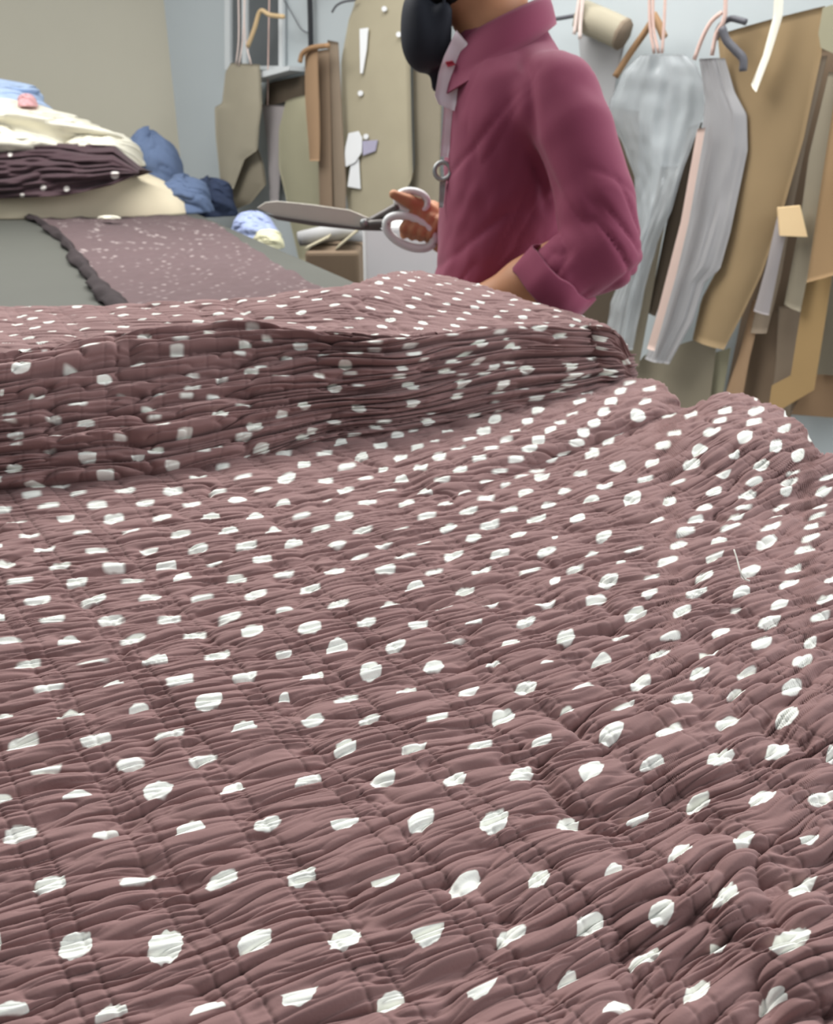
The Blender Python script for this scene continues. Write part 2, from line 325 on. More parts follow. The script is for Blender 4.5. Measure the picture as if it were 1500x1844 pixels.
FOLD_DOTS = """32,680,32,21,o 45,634,19,7,s 45,641,18,6,s 78,642,10,4,s 169,618,15,5,s 159,648,31,7,s 128,677,30,7,s 65,726,30,14,o 188,699,30,15,o 250,670,30,17,o 262,625,25,13,s 215,636,23,6,s 228,612,15,5,s 348,602,25,8,s 400,602,23,5,s 458,609,24,8,s 375,620,22,5,s 375,626,17,6,s 325,636,24,5,s 318,650,24,10,s 442,638,22,11,s 432,652,20,7,s 482,628,18,7,s 542,633,26,13,o 515,656,20,9,s 639,640,27,10,s 672,621,20,6,s 672,632,20,7,s 615,605,23,11,s 709,612,15,9,s 730,625,24,9,s 730,640,22,7,s 582,646,18,6,s 621,662,25,15,o 629,675,22,7,s 452,682,25,12,s 469,673,20,7,s 502,688,25,6,s 572,684,20,8,s 345,688,23,5,s 398,696,20,7,s 600,702,24,16,o 642,696,18,5,s 710,678,23,9,s 716,664,18,10,s 732,695,20,15,o 730,726,22,14,o 345,710,28,10,s 334,724,22,7,s 285,720,22,5,s 382,724,22,7,s 226,722,25,5,s 140,741,30,8,s 18,754,25,9,s 268,746,25,11,s 278,762,24,7,s 288,784,28,9,s 392,760,27,20,o 435,741,25,5,s 539,738,22,13,o 500,755,20,10,s 640,736,25,15,o 685,758,24,8,s 670,768,18,7,s 595,762,25,9,s 552,780,22,10,s 538,790,23,9,s 630,784,22,11,s 565,799,18,5,s 452,778,27,17,o 434,794,26,12,s 465,814,26,17,o 330,794,26,11,s 360,824,25,9,s 385,817,19,8,s 218,802,21,6,s 155,774,29,11,s 30,790,28,12,s 102,796,22,10,s 98,762,25,7,s 92,818,18,4,s 38,812,18,5,s 160,833,31,19,o 248,834,24,11,b 280,820,29,16,s 308,849,25,13,s 32,850,30,17,o 8,870,22,13,s 70,884,31,19,o 192,864,28,15,s 192,876,30,8,s 2,720,7,9,s 225,779,14,5,s 20,768,20,4,s 749,650,15,6,s 759,759,21,14,o 772,772,19,7,s 772,745,13,4,s 796,610,18,5,s 830,602,19,6,s 848,627,23,13,o 833,642,21,10,s 802,655,21,9,s 799,670,23,11,s 849,656,20,9,s 880,666,20,11,s 856,679,20,7,s 825,677,19,4,s 817,695,23,16,o 810,716,21,12,s 840,752,21,11,s 885,608,21,5,s 915,591,22,10,s 964,598,26,13,o 933,601,16,6,s 1000,611,18,10,s 913,634,23,15,o 899,621,10,5,s 907,659,19,7,s 905,672,19,5,s 932,675,25,13,o 890,699,23,14,o 888,711,18,6,s 927,707,16,6,s 949,723,21,10,s 886,726,13,3,s 885,747,15,5,s 1008,666,18,17,o 1011,684,22,12,s 1001,700,18,7,s 992,708,16,7,s 991,726,14,6,s 991,737,14,5,s 959,738,11,4,s 1047,595,23,10,s 1096,593,19,9,s 1031,577,19,5,s 1077,614,16,9,s 1060,627,16,6,s 1069,635,14,6,s 1057,650,21,7,s 1074,676,21,16,o 1041,683,16,5,s 1119,654,13,10,o 1111,602,7,4,s 1099,695,14,4,s"""

def parse(s):
    out = []
    for w in s.split():
        a = w.split(','); out.append((float(a[0]), float(a[1]), float(a[2]), float(a[3]), a[4]))
    return out

def print_dots(U, Vv, dots, slope, grow=1.0):
    """signed distance (print units, + inside) of the printed dots over a sheet's own coordinates; dots cut by pleats keep a flat side"""
    D = np.full(U.shape, -6.0)
    rs = random.Random(4)
    for (x, y, w, h, t) in dots:
        w *= grow; h *= grow * (0.86 if t != 'o' else 0.95)
        R = 0.5 * w + 8
        # window
        ci = np.where((U[0] > x - R) & (U[0] < x + R))[0]
        if len(ci) == 0: continue
        c0, c1 = ci[0], ci[-1] + 1
        sub = Vv[:, c0:c1]; rr = np.where(np.any(np.abs(sub - y) < h + 0.5 * w * 0.7 + 8, axis=1))[0]
        if len(rr) == 0: continue
        r0, r1 = rr[0], rr[-1] + 1
        u = U[r0:r1, c0:c1] - x; v = Vv[r0:r1, c0:c1] - y
        sl = slope(x, y) + rs.uniform(-0.05, 0.05)
        v = v - sl * u
        wob = 0.10 * noise(u / 9.0 + x, v / 5.0 + y, 3)
        if t == 's':
            p = 4.0; a, b = w / 2, h / 2
            r = ((np.abs(u) / a) ** p + (np.abs(v) / b) ** p) ** (1 / p) + wob
            d = (1 - r) * min(a, b)
        elif t == 'o':
            p = 2.4; a, b = w / 2, h / 2
            r = ((np.abs(u) / a) ** p + (np.abs(v) / b) ** p) ** (1 / p) + wob
            d = (1 - r) * min(a, b)
        else:
            s = 1 if t == 't' else -1            # t: dome with a flat lower side
            vv = v * s
            a, b = w / 2, h * 0.86
            v0 = vv - h * 0.42
            r = np.sqrt((u / a) ** 2 + (v0 / b) ** 2) + wob
            d = np.minimum((1 - r) * min(a, b), h * 0.42 - vv + 1.5 * wob)
        D[r0:r1, c0:c1] = np.maximum(D[r0:r1, c0:c1], d)
    return D

M_DOT = dotted_cloth('plum_dotted_cotton', (141, 109, 107))
M_DOT_FAR = dotted_cloth('plum_dotted_cotton_top', (141, 109, 107), edge=1.6)

def skirted(P, att, rows):
    """append rows of vertices that carry a sheet's last row on over its edge; rows: list of (outward, z_to, keep)"""
    return np.concatenate([P] + rows, 0), {k: np.concatenate([v] + [np.repeat(v[-1:], 1, 0) for _ in rows], 0) for k, v in att.items()}

def pleat_field(X, Y, amp_extra, fine=1.0):
    """height (m) of the elastic gathers: pleats run across, pairs of stitched lines run along"""
    sg = -0.68 + 22.6 * X + 16.92 * Y
    sg = sg + 0.05 * noise(X * 14, Y * 14, 31) + 0.02 * noise(X * 60, Y * 60, 32)
    s = 0.906 * Y - 0.42 * X - 0.35 * X * X
    f = sg - np.round(sg)                       # 0 = middle of a channel
    d_line = np.abs(np.abs(f) - 0.115)          # distance to a stitched line
    near = np.exp(-(f / 0.19) ** 2)
    wrp = 0.0016 * noise(X * 45, Y * 45, 5) + 0.006 * noise(X * 11, Y * 11, 6)
    q = s + wrp
    cell = np.round(sg)
    def cr(n, w): return 1 - np.exp(-np.abs(n) / w)
    n1 = noise(q / 0.0120, sg * 0.45 + 3, 11)
    n2 = noise(q / 0.0060 + 0.5 * noise(sg * 1.0, q / 0.02, 15), sg * 0.75, 12)
    n3 = noise(q / 0.0033, sg * 1.1 + 7, 13)
    n5 = noise((q + 0.0007 * np.sin(sg * 9)) / 0.0021, sg * 1.8, 16)
    n4 = noise(q / 0.0017, sg * 4.0, 14)
    puff = 1 - np.exp(-(f / 0.2) ** 2)
    h = 0.0022 * cr(n1, 0.16) * (0.5 + 0.5 * puff) + 0.0020 * cr(n2, 0.20) + 0.0014 * cr(n3, 0.22) * (0.8 + 0.2 * near) \
        + 0.0009 * fine * cr(n5, 0.3) * (0.5 + 0.7 * near) + 0.0006 * fine * n4 * near
    # seldom deep tucks between the channels
    tuck = noise(q / 0.017 + 9, sg * 0.28, 21)
    h = h - 0.0020 * np.exp(-(tuck / 0.045) ** 2)
    h = h * (1 + amp_extra)
    h = h + 0.0002 * puff - 0.0004 * np.exp(-(d_line / 0.022) ** 2)
    dash = 0.5 + 0.5 * np.sign(np.sin(s / 0.0028 * 6.283) + 0.55)
    stitch = np.exp(-(d_line / 0.013) ** 2) * (0.35 + 0.35 * dash) * (0.4 + 0.6 * smooth(-0.3, 0.3, noise(X * 9, Y * 9, 33)))
    return h, stitch

# ---- front length of cloth, spread flat over the near end of the table
top_pts = [(-420, 880), (-200, 876), (0, 868), (150, 858), (300, 838), (450, 808), (560, 782), (700, 760), (800, 745), (950, 718), (1050, 700), (1110, 695), (1150, 692), (1195, 704), (1222, 735), (1245, 744), (1270, 728), (1305, 717), (1360, 726), (1410, 750), (1442, 778), (1462, 812), (1500, 832), (1560, 862), (1640, 905), (1760, 960)]
nc, nr = 700, 1240
px = np.linspace(-260, 1720, nc)
w = 1 - (1 - np.linspace(0, 1, nr)[:, None]) ** 1.22
tp = curve_y(top_pts, px)[None, :]
PY = 2010 + (tp - 2010) * w
PX = np.broadcast_to(px[None, :], PY.shape).copy()
# base height of the sheet, bumps described in print coordinates of the sheet
def seg_d(x, y, a, b):
    ax, ay = a; bx, by = b
    t = np.clip(((x - ax) * (bx - ax) + (y - ay) * (by - ay)) / ((bx - ax) ** 2 + (by - ay) ** 2), 0, 1)
    return np.hypot(x - ax - t * (bx - ax), (y - ay - t * (by - ay))), t
Z = np.full(PY.shape, 0.930)
Z += 0.026 * np.exp(-((PX - 1340) / 230) ** 2 - ((PY - 770 - 0.10 * np.abs(PX - 1320)) / 95) ** 2)
dv, tv = seg_d(PX, PY, (1250, 742), (820, 905))
Z -= 0.010 * np.exp(-(dv / 20) ** 2) * (1 - 0.75 * tv)
dl, tl = seg_d(PX, PY, (1180, 720), (800, 850))
Z += 0.008 * np.exp(-(dl / 45) ** 2)
ex = smooth(600, 1500, PX) * smooth(1000, 1750, PY)
X0 = at_z(PX, PY, 0.93)
Z += 0.0035 * noise(X0[..., 0] * 16, X0[..., 1] * 16, 41) * (0.2 + ex) + 0.0028 * noise(X0[..., 0] * 33, X0[..., 1] * 33, 42) * (0.12 + 1.2 * ex)
P = at_z(PX, PY, Z)
N = grid_normals(P)
N *= np.sign(N[..., 2:3])
# wrinkles that are not gathers: long diagonal drags at the near right
drag = noise((0.906 * P[..., 1] - 0.62 * P[..., 0]) / 0.017, (P[..., 0] * 22), 51)
h, stitch = pleat_field(P[..., 0], P[..., 1], 0.55 * ex + 0.28, 1 - 0.75 * smooth(0.36, 0.6, P[..., 1]) )
h = h - 0.005 * ex * np.exp(-np.abs(drag) / 0.16)
dots = print_dots(PX, PY, parse(FRONT_DOTS) , lambda x, y: -(0.08 + 0.17 * (y - 900) / 900 + 0.20 * x / 1500), 1.03)
# more of the same print where the cloth runs on past the picture's frame
extra = []
rs = random.Random(8)
yy = 1930
k = 0
while yy < 2000:
    for xx in range(-240, 1700, 176):
        extra.append((xx + (k % 2) * 88 + rs.uniform(-12, 12), yy + rs.uniform(-8, 8), 62, rs.uniform(26, 62), rs.choice('ootbs')))
    yy += 78; k += 1
for yy in range(920, 1860, 62):
    for xx in ([-70, -170] + [1590, 1690]):
        extra.append((xx + ((yy // 62) % 2) * 45, yy + rs.uniform(-8, 8), 34 + (yy - 900) * 0.02, rs.uniform(14, 26), rs.choice('oosb')))
dots = np.maximum(dots, print_dots(PX, PY, extra, lambda x, y: -0.2))
P = P + N * h[..., None]
att = {'dot': dots, 'stitch': stitch}
# turn every edge of the sheet down on to the table
def turn_down(P, att, z_to, outs, n=7):
    """outs: outward plan vectors for the (first row, last row, first column, last column) edges, None to leave an edge"""
    for axis, end, o in ((0, 0, outs[0]), (0, -1, outs[1]), (1, 0, outs[2]), (1, -1, outs[3])):
        if o is None: continue
        e = np.take(P, [end], axis); strips = []
        for k in range(1, n + 1):
            t = k / n; r = e.copy()
            r[..., 0] += o[0] * math.sin(t * math.pi / 2); r[..., 1] += o[1] * math.sin(t * math.pi / 2)
            r[..., 2] = e[..., 2] + (np.minimum(z_to, e[..., 2]) - e[..., 2]) * (1 - math.cos(t * math.pi / 2))
            strips.append(r)
        def cat(A, S): return np.concatenate([A] + S, axis) if end == -1 else np.concatenate(S[::-1] + [A], axis)
        P = cat(P, strips)
        att = {k: cat(v, [np.full_like(np.take(v, [end], axis), -6.0 if k == 'dot' else 0.0)] * n) for k, v in att.items()}
    return P, att
P, att = turn_down(P, att, TABLE_Z + 0.001, ((0, -0.02), (0.012, 0.03), (-0.02, 0), (0.02, 0)))
front = link('smocked_fabric', make_mesh('smocked_fabric', P, grid_faces(*P.shape[:2]), att), M_DOT)
tag(front, 'front length of plum smocked cotton with white dots, spread out flat nearest the viewer', 'fabric')

# ---- folded stack behind it: gathered edge of many layers, and its top layer
bot_pts = [(-420, 925), (-250, 912), (0, 895), (150, 887), (300, 866), (450, 836), (560, 808), (700, 786), (800, 770), (950, 742), (1050, 717), (1100, 701), (1128, 692)]
mid_pts = [(-420, 700), (-250, 672), (0, 640), (100, 622), (200, 606), (300, 598), (400, 592), (500, 594), (600, 600), (700, 606), (800, 600), (900, 590), (1000, 587), (1070, 590), (1108, 604), (1128, 640)]
bak_pts = [(-420, 566), (-250, 561), (0, 556), (220, 552), (330, 545), (450, 538), (560, 523), (620, 518), (660, 505), (720, 491), (800, 496), (880, 520), (960, 546), (1050, 574), (1098, 594), (1128, 622)]
ztop_pts = [(-420, 1.022), (0, 1.020), (400, 1.020), (720, 1.012), (900, 1.002), (1050, 0.992), (1110, 0.977), (1128, 0.956)]
zbak_pts = [(-420, 1.022), (0, 1.020), (400, 1.026), (720, 1.034), (900, 1.012), (1050, 0.994), (1110, 0.979), (1128, 0.960)]
stack = empty('folded_fabric_stack', at_z(500, 700, 0.93))
tag(stack, 'thick folded stack of plum dotted smocked cotton lying behind the spread length', 'fabric')
nc = 640
px = np.linspace(-330, 1127, nc)
nr = 340
w = np.linspace(0, 1, nr)[:, None]
yb = curve_y(bot_pts, px)[None]; ym = curve_y(mid_pts, px)[None]
PY = yb + (ym - yb) * w; PX = np.broadcast_to(px[None], PY.shape).copy()
pb = at_z(px, yb[0], 0.9285); pt = at_z(px, ym[0], curve_y(ztop_pts, px))
prof = 0.80 * w + 0.20 * w ** 3
D = pb[None, :, 1] + (pt[None, :, 1] - pb[None, :, 1]) * prof
P = at_y(PX, PY, D)
N = grid_normals(P); N *= np.sign(-N[..., 1:2])
nfold = 8.0
warp = 0.9 * noise(PX / 420, w * 1.6, 61) + 0.30 * noise(PX / 150, w * 4, 62) + 0.5 * np.sin(PX / 260.0 + 1.0)
q = w * nfold + warp
cell = np.floor(q); fr = q - cell
amp = 0.35 + 0.65 * (0.5 + 0.5 * noise(PX / 260, cell * 3.7, 63))
rollp = np.sqrt(np.clip(1 - (2 * fr - 1.12) ** 2 / 1.2544, 0, 1))         # each folded layer bulges and tucks under
q2 = q * 2.6 + 0.4 * noise(PX / 90, w * 7, 69)
g2 = noise(PX / 170, q2, 64)
g3 = noise(PX / 60, q * 4.6, 65)
g4 = noise(PX / 26, q * 8.0, 66)
h = 0.022 * amp * rollp + 0.0085 * (1 - np.exp(-np.abs(g2) / 0.22)) + 0.0038 * (1 - np.exp(-np.abs(g3) / 0.25)) + 0.0008 * g4
seam = PX / 47.0 + 0.25 * noise(PX / 200, w * 3, 67) + 0.4 * noise(0, cell * 1.3, 68)
fs = np.abs(seam - np.round(seam))
h -= 0.0004 * np.exp(-(fs / 0.05) ** 2)
h *= (0.25 + 0.75 * smooth(0, 0.06, w) * smooth(1.0, 0.95, w)) * (0.35 + 0.65 * smooth(1127, 1085, PX))
dots = print_dots(PX, PY, parse(FOLD_DOTS), lambda x, y: -0.03)
stitch = 0.22 * np.exp(-(fs / 0.035) ** 2)
P = P + N * (h - 0.010 * (0.25 + 0.75 * smooth(1127, 1085, PX)))[..., None]
att = {'dot': dots, 'stitch': stitch}
P = np.concatenate([P[:1] + np.array([0, 0.01, -0.02]), P], 0)
att = {k: np.concatenate([v[:1], v], 0) for k, v in att.items()}
# turn the right-hand end round the corner of the stack
ends = []
for k in range(1, 9):
    c = P[:, -1:].copy(); t = k / 8
    c[..., 0] += 0.016 * math.sin(t * math.pi / 2); c[..., 1] += 0.06 * t * t + 0.010 * t
    c[..., 2] = 0.905 + (c[..., 2] - 0.905) * (1 - 0.35 * t * t)
    ends.append(c)
P = np.concatenate([P] + ends, 1)
att = {k: np.concatenate([v] + [np.full_like(v[:, -1:], -6.0 if k == 'dot' else 0.0)] * 8, 1) for k, v in att.items()}
link('gathered_edge', make_mesh('gathered_edge', P, grid_faces(*P.shape[:2]), att), M_DOT, stack)

nr = 130
w = np.linspace(0, 1, nr)[:, None]
yk = curve_y(bak_pts, px)[None]
PY = ym + 2 + (yk - ym - 2) * w; PX = np.broadcast_to(px[None], PY.shape).copy()
zt = curve_y(ztop_pts, px)[None]; zk = curve_y(zbak_pts, px)[None]
Z = zt + (zk - zt) * smooth(0, 1, w) + 0.001
P = at_z(PX, PY, Z)
N = grid_normals(P); N *= np.sign(N[..., 2:3])
X, Y = P[..., 0], P[..., 1]
h, stitch = pleat_field(X * 0.95 - 0.12 * Y, Y * 0.95 + 0.12 * X, -0.05, 0.5)
P = P + N * (h - 0.002)[..., None]
# printed dots in staggered rows on the cloth itself
def lattice(a, b, pa, pb, r, seed, jit=0.25):
    j = np.floor(b / pb)
    aa = a / pa + 0.5 * (j % 2)
    i = np.floor(aa)
    ja = (rnd_hash(i, j, seed) - 0.5) * jit; jb = (rnd_hash(i, j, seed + 1) - 0.5) * jit
    du = (aa - i - 0.5 - ja) * pa; dv2 = (b / pb - j - 0.5 - jb) * pb
    squash = 0.28 + 0.55 * rnd_hash(i, j, seed + 2)
    return (r - np.sqrt(du ** 2 + (dv2 / squash) ** 2))
ca, sa = math.cos(math.radians(18)), math.sin(math.radians(18))
dd = lattice(X * ca + Y * sa, -X * sa + Y * ca, 0.031, 0.0210, 0.0050, 91)
att = {'dot': dd * 2500, 'stitch': stitch * 0.6}
P, att = turn_down(P, att, TABLE_Z + 0.002, ((0, 0.008), (0, 0.05), (-0.03, 0), (0.004, 0.0)), 9)
link('top_layer', make_mesh('top_layer', P, grid_faces(*P.shape[:2]), att), M_DOT_FAR, stack)

# ---- the strip of the same cloth that runs on up the grey table
left_e = [(28, 383), (75, 402), (118, 436), (150, 478), (185, 520), (225, 560), (262, 600)]
right_e = [(335, 388), (385, 402), (430, 430), (480, 462), (530, 492), (590, 520), (680, 560)]
L = spline(left_e, 120); R = spline(right_e, 120)
u = np.linspace(0, 1, 180)[None, :]
PX = L[:, :1] + (R[:, :1] - L[:, :1]) * u; PY = L[:, 1:] + (R[:, 1:] - L[:, 1:]) * u
P = at_z(PX, PY, TABLE_Z + 0.004)
X, Y = P[..., 0], P[..., 1]
dd = lattice(X * ca + Y * sa, -X * sa + Y * ca, 0.030, 0.032, 0.0062, 95)
hh = 0.004 * noise(X * 18, Y * 9, 71) + 0.0025 * noise(X * 50, Y * 22, 72)
P[..., 2] += np.maximum(hh, -0.003)
Pb = P.copy(); Pb[..., 2] = TABLE_Z + 0.0005
ring_top = P
Vv = np.concatenate([ring_top.reshape(-1, 3), Pb.reshape(-1, 3)])
n0 = ring_top.shape[0] * ring_top.shape[1]
Fq = grid_faces(*ring_top.shape[:2])
idx = np.arange(n0).reshape(ring_top.shape[:2])
loop = np.concatenate([idx[0, :], idx[1:, -1], idx[-1, -2::-1], idx[-2:0:-1, 0]])
nx = np.roll(loop, -1)
Fs = np.stack([loop, loop + n0, nx + n0, nx], 1)
Fall = np.concatenate([Fq, Fs, (Fq + n0)[:, ::-1]])
att = {'dot': np.concatenate([dd.ravel(), dd.ravel()]) * 1200, 'stitch': np.zeros(2 * n0)}
strip = empty('fabric_strip', at_z(300, 470, TABLE_Z))
tag(strip, 'narrow dark plum length with tiny dots running back along the grey table', 'fabric')
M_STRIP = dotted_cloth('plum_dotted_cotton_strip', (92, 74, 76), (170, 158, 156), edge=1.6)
link('cloth', make_mesh('strip_cloth', Vv, Fall, att), M_STRIP, strip)
# ruffled dark selvedge along its left side
M_SELV = mat('dark_selvedge', (52, 44, 46), 0.9, 0.25, 60)
Lp = spline(left_e, 150)
base = at_z(Lp[:, 0], Lp[:, 1], TABLE_Z + 0.004)
tt = np.linspace(0, 1, 9)[None, :, None]
dirx = np.array([-0.9, -0.1, 0])[None, None]
wd = (0.022 + 0.012 * noise(np.arange(150) / 6.0, 0, 81))[:, None, None]
S = base[:, None, :] + dirx * (tt - 0.35) * wd * 1.6
S[..., 2] += 0.004 + 0.010 * np.sin(tt[..., 0] * math.pi) + 0.006 * noise(np.arange(150)[:, None] / 3.5, tt[..., 0] * 2, 82) * (0.4 + tt[..., 0])
S[..., 2] = np.maximum(S[..., 2], TABLE_Z + 0.001)
so = link('ruffled_selvedge', make_mesh('ruffled_selvedge', S, grid_faces(150, 9)), M_SELV, strip)
md = so.modifiers.new('thick', 'SOLIDIFY'); md.thickness = 0.002; md.offset = 1

# a loose thread end on the spread cloth
tp_ = at_z(np.array([1317, 1324, 1331, 1340, 1350]), np.array([1017, 1027, 1040, 1045, 1043]), 0.9405)
tp_[:, 2] += np.array([0.010, 0.007, 0.004, 0.001, -0.001])
V, F = tube_data(spline(tp_, 16), 0.0005, 6)
tag(link('loose_thread', make_mesh('loose_thread', V, F), mat('white_thread', (225, 222, 214), 0.8)), 'loose white thread end standing up on the dotted cloth', 'thread')

# ------------------------------------------------------------------ patterns and odds and ends hanging along the side wall
def resample(pts, n):
    p = np.asarray(pts, float)
    d = np.r_[0, np.cumsum(np.hypot(*np.diff(p, axis=0).T))]
    t = np.linspace(0, d[-1], n)
    return np.stack([np.interp(t, d, p[:, 0]), np.interp(t, d, p[:, 1])], 1)

def solid_sheet(name, P, N, th, m, parent=None):
    """closed solid of even thickness from a grid of points P with normals N"""
    nr, ncol = P.shape[:2]
    A = P + N * th / 2; B = P - N * th / 2
    n0 = nr * ncol
    F = grid_faces(nr, ncol); idx = np.arange(n0).reshape(nr, ncol)
    loop = np.concatenate([idx[0, :], idx[1:, -1], idx[-1, -2::-1], idx[-2:0:-1, 0]]); nx = np.roll(loop, -1)
    Fs = np.stack([nx, nx + n0, loop + n0, loop], 1)
    F = np.concatenate([F[:, ::-1], F + n0, Fs[:, ::-1]])
    me = make_mesh(name, np.concatenate([A.reshape(-1, 3), B.reshape(-1, 3)]), F)
    sh = me.attributes.new('sharp_face', 'BOOLEAN', 'FACE')
    fl = np.zeros(len(F), bool); fl[2 * (nr - 1) * (ncol - 1):] = True
    sh.data.foreach_set('value', fl)
    return link(name, me, m, parent)

SEED = [100]
def sheet(name, label, cat, left, right, off, m, yaw=0.0, th=0.003, bend=0.006, wave=0.0, wscale=8.0, group=None, parent=None, roll=0.0, streak=0.0):
    SEED[0] += 1
    nr, ncol = (44, 15) if not streak else (90, 46)
    L = resample(left, nr); R = resample(right, nr)
    u = np.linspace(0, 1, ncol)[None, :]
    px = L[:, :1] + (R[:, :1] - L[:, :1]) * u; py = L[:, 1:] + (R[:, 1:] - L[:, 1:]) * u
    P = at_wall(px, py, off, yaw, float(px.mean()))
    a = math.radians(yaw)
    n = np.array([WN[0] * math.cos(a) - WN[1] * math.sin(a), WN[0] * math.sin(a) + WN[1] * math.cos(a), 0.0])
    v = np.linspace(0, 1, nr)[:, None]
    d = bend * (4 * u * (1 - u) - 0.5) + bend * 0.6 * noise(v * 2.2 + u * 0.4, SEED[0] * 1.7, SEED[0])
    d = d + roll * (2 * u - 1) * (v - 0.3)
    if wave:
        d = d + wave * noise(u * 3.1 + v * 2.0, v * wscale, SEED[0] + 7) + 0.5 * wave * noise(u * 7, v * wscale * 2.3, SEED[0] + 8)
    if streak:
        d = d + streak * noise(u * 5.5 + 0.6 * v, v * 1.7, SEED[0] + 9) + 0.4 * streak * noise(u * 13 + v, v * 5, SEED[0] + 10)
    P = P + n * d[..., None]
    Nn = grid_normals(P); Nn *= np.sign((Nn @ n))[..., None]
    o = solid_sheet(name, P, Nn, th, m, parent)
    if label: tag(o, label, cat, group)
    return o

def outline(name, label, cat, pts, off, m, yaw=0.0, th=0.003, parent=None):
    p = np.asarray(pts, float)
    Q = at_wall(p[:, 0], p[:, 1], off, yaw, float(p[:, 0].mean()))
    a = math.radians(yaw)
    n = np.array([WN[0] * math.cos(a) - WN[1] * math.sin(a), WN[0] * math.sin(a) + WN[1] * math.cos(a), 0.0])
    V, F = prism(Q - n * th / 2, Q + n * th / 2)
    o = link(name, make_mesh(name, V, F, smooth_shade=False), m, parent)
    if label: tag(o, label, cat)
    return o

def cord(name, label, cat, pts, off, r, m, n=16, parent=None, flat=None):
    q = spline(pts, n) if len(pts) > 2 else resample(pts, n)
    P = at_wall(q[:, 0], q[:, 1], off)
    V, F = tube_data(P, r, 8)
    o = link(name, make_mesh(name, V, F), m, parent)
    if label: tag(o, label, cat)
    return o

K = {}
def card(key, rgb, **k):
    K[key] = mat('card_' + key, rgb, k.pop('rough', 0.85), k.pop('var', 0.08), k.pop('scale', 9), k.pop('bump', 0.1), 120, **k)
    return K[key]
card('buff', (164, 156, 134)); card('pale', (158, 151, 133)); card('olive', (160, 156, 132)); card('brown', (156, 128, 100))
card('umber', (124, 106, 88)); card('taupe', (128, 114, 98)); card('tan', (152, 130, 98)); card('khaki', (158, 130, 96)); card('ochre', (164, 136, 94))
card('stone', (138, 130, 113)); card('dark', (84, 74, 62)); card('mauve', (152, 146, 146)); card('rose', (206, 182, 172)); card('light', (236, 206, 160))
card('grey', (164, 164, 165)); card('white', (228, 230, 232), var=0.03); card('lilac', (168, 164, 186)); card('white_cloth', (232, 228, 214), var=0.05)
M_STEEL = mat('dull_metal', (170, 172, 172), 0.35, 0.05, 20, metal=0.8)
M_BLACK = mat('black_plastic', (40, 42, 46), 0.5, 0.1)
M_DGREY = mat('dark_grey_plastic', (86, 86, 92), 0.5, 0.1)
M_STRING = mat('pale_string', (222, 205, 198), 0.9, 0.1)
M_PINKSTR = mat('pink_string', (208, 180, 170), 0.9, 0.1)
M_WOODL = mat('pale_hanger_wood', (204, 178, 138), 0.6, 0.12, 30)
M_WOODB = mat('brown_hanger_wood', (152, 120, 88), 0.6, 0.12, 30)
M_GLASS = mat('dark_window_glass', (98, 102, 104), 0.15, 0.08, 5, spec=0.5)
M_FRAME = mat('white_window_paint', (206, 211, 213), 0.6, 0.03)

def film(name, rgb, alpha, rough=0.22):
    m = mat(name, rgb, rough, 0.05, 8, spec=0.6)
    m.node_tree.nodes['Principled BSDF'].inputs['Alpha'].default_value = alpha
    return m
M_FILM = film('clear_plastic_film', (184, 189, 192), 0.5, 0.16)
M_FILM2 = film('milky_plastic_film', (166, 165, 167), 0.88, 0.4)

# --- window in the side wall
def quad_bar(name, x0, x1, y0, y1, off0, off1, m, parent):
    c = [(x0, y0), (x1, y0), (x1, y1), (x0, y1)]
    B = [at_wall(x, y, off0) for x, y in c]
    n = np.array([WN[0], WN[1], 0]) * (off1 - off0)
    V, F = prism(np.array(B), np.array(B) + n)
    return link(name, make_mesh(name, V, F, smooth_shade=False), m, parent)
win = quad_bar('window_1', 410, 514, -150, 126, 0.0, 0.012, M_FRAME, None); win['kind'] = 'structure'
for x0, x1 in ((420, 441), (449, 507)):
    quad_bar('pane', x0, x1, -140, 119, 0.0125, 0.016, M_GLASS, win)
for x0, x1, y0, y1 in ((410, 419, -150, 126), (441, 449, -150, 126), (507, 514, -150, 126), (419, 507, 119, 126)):
    quad_bar('window_frame', x0, x1, y0, y1, 0.0125, 0.03, M_FRAME, win)
sp = [at_wall(x, y, 0.0) for x, y in ((478, 128), (553, 128), (553, 143), (478, 143))]
sp = [at_wall(476, 136, 0.012), at_wall(552, 121, 0.012), at_wall(552, 129, 0.012), at_wall(476, 149, 0.012)]
V, F = prism(np.array(sp), np.array(sp) + np.array([WN[0], WN[1], 0]) * 0.10)
link('window_sill', make_mesh('window_sill', V, F, smooth_shade=False), M_FRAME, win)

# --- rail that the patterns hang from, just above the view
rail = empty('hanging_rail', wall_pt(0, 0.16, 0)); tag(rail, 'dark metal hanging rail along the pale side wall', 'rail')
V, F = tube_data([wall_pt(-1.3, 0.16, 1.80), wall_pt(0.6, 0.16, 1.80), wall_pt(2.6, 0.16, 1.80)], 0.012, 10)
link('bar', make_mesh('bar', V, F), M_BLACK, rail)
for s in (-1.2, 0.7, 2.5):
    V, F = tube_data([wall_pt(s, 0.0, 1.80), wall_pt(s, 0.16, 1.80)], 0.009, 8)
    link('bracket', make_mesh('bracket', V, F), M_BLACK, rail)

# --- pipe and cable beside the window
cord('wall_pipe', 'thin black upright pipe on the wall right of the window', 'pipe', [(556, -160), (557, -40), (559, 40), (561, 150)], 0.03, 0.0105, M_BLACK)
cord('thin_cable', 'thin dark cable slanting from the window to the black pipe', 'cable', [(508, -6), (528, 28), (542, 52), (556, 60)], 0.02, 0.0022, M_DGREY)
o = cord('wooden_hanger', 'pale bare wooden hanger in front of the window', 'hanger', [(446, 84), (458, 52), (469, 20), (486, 27), (511, 30)], 0.14, 0.0085, M_WOODL, 20)

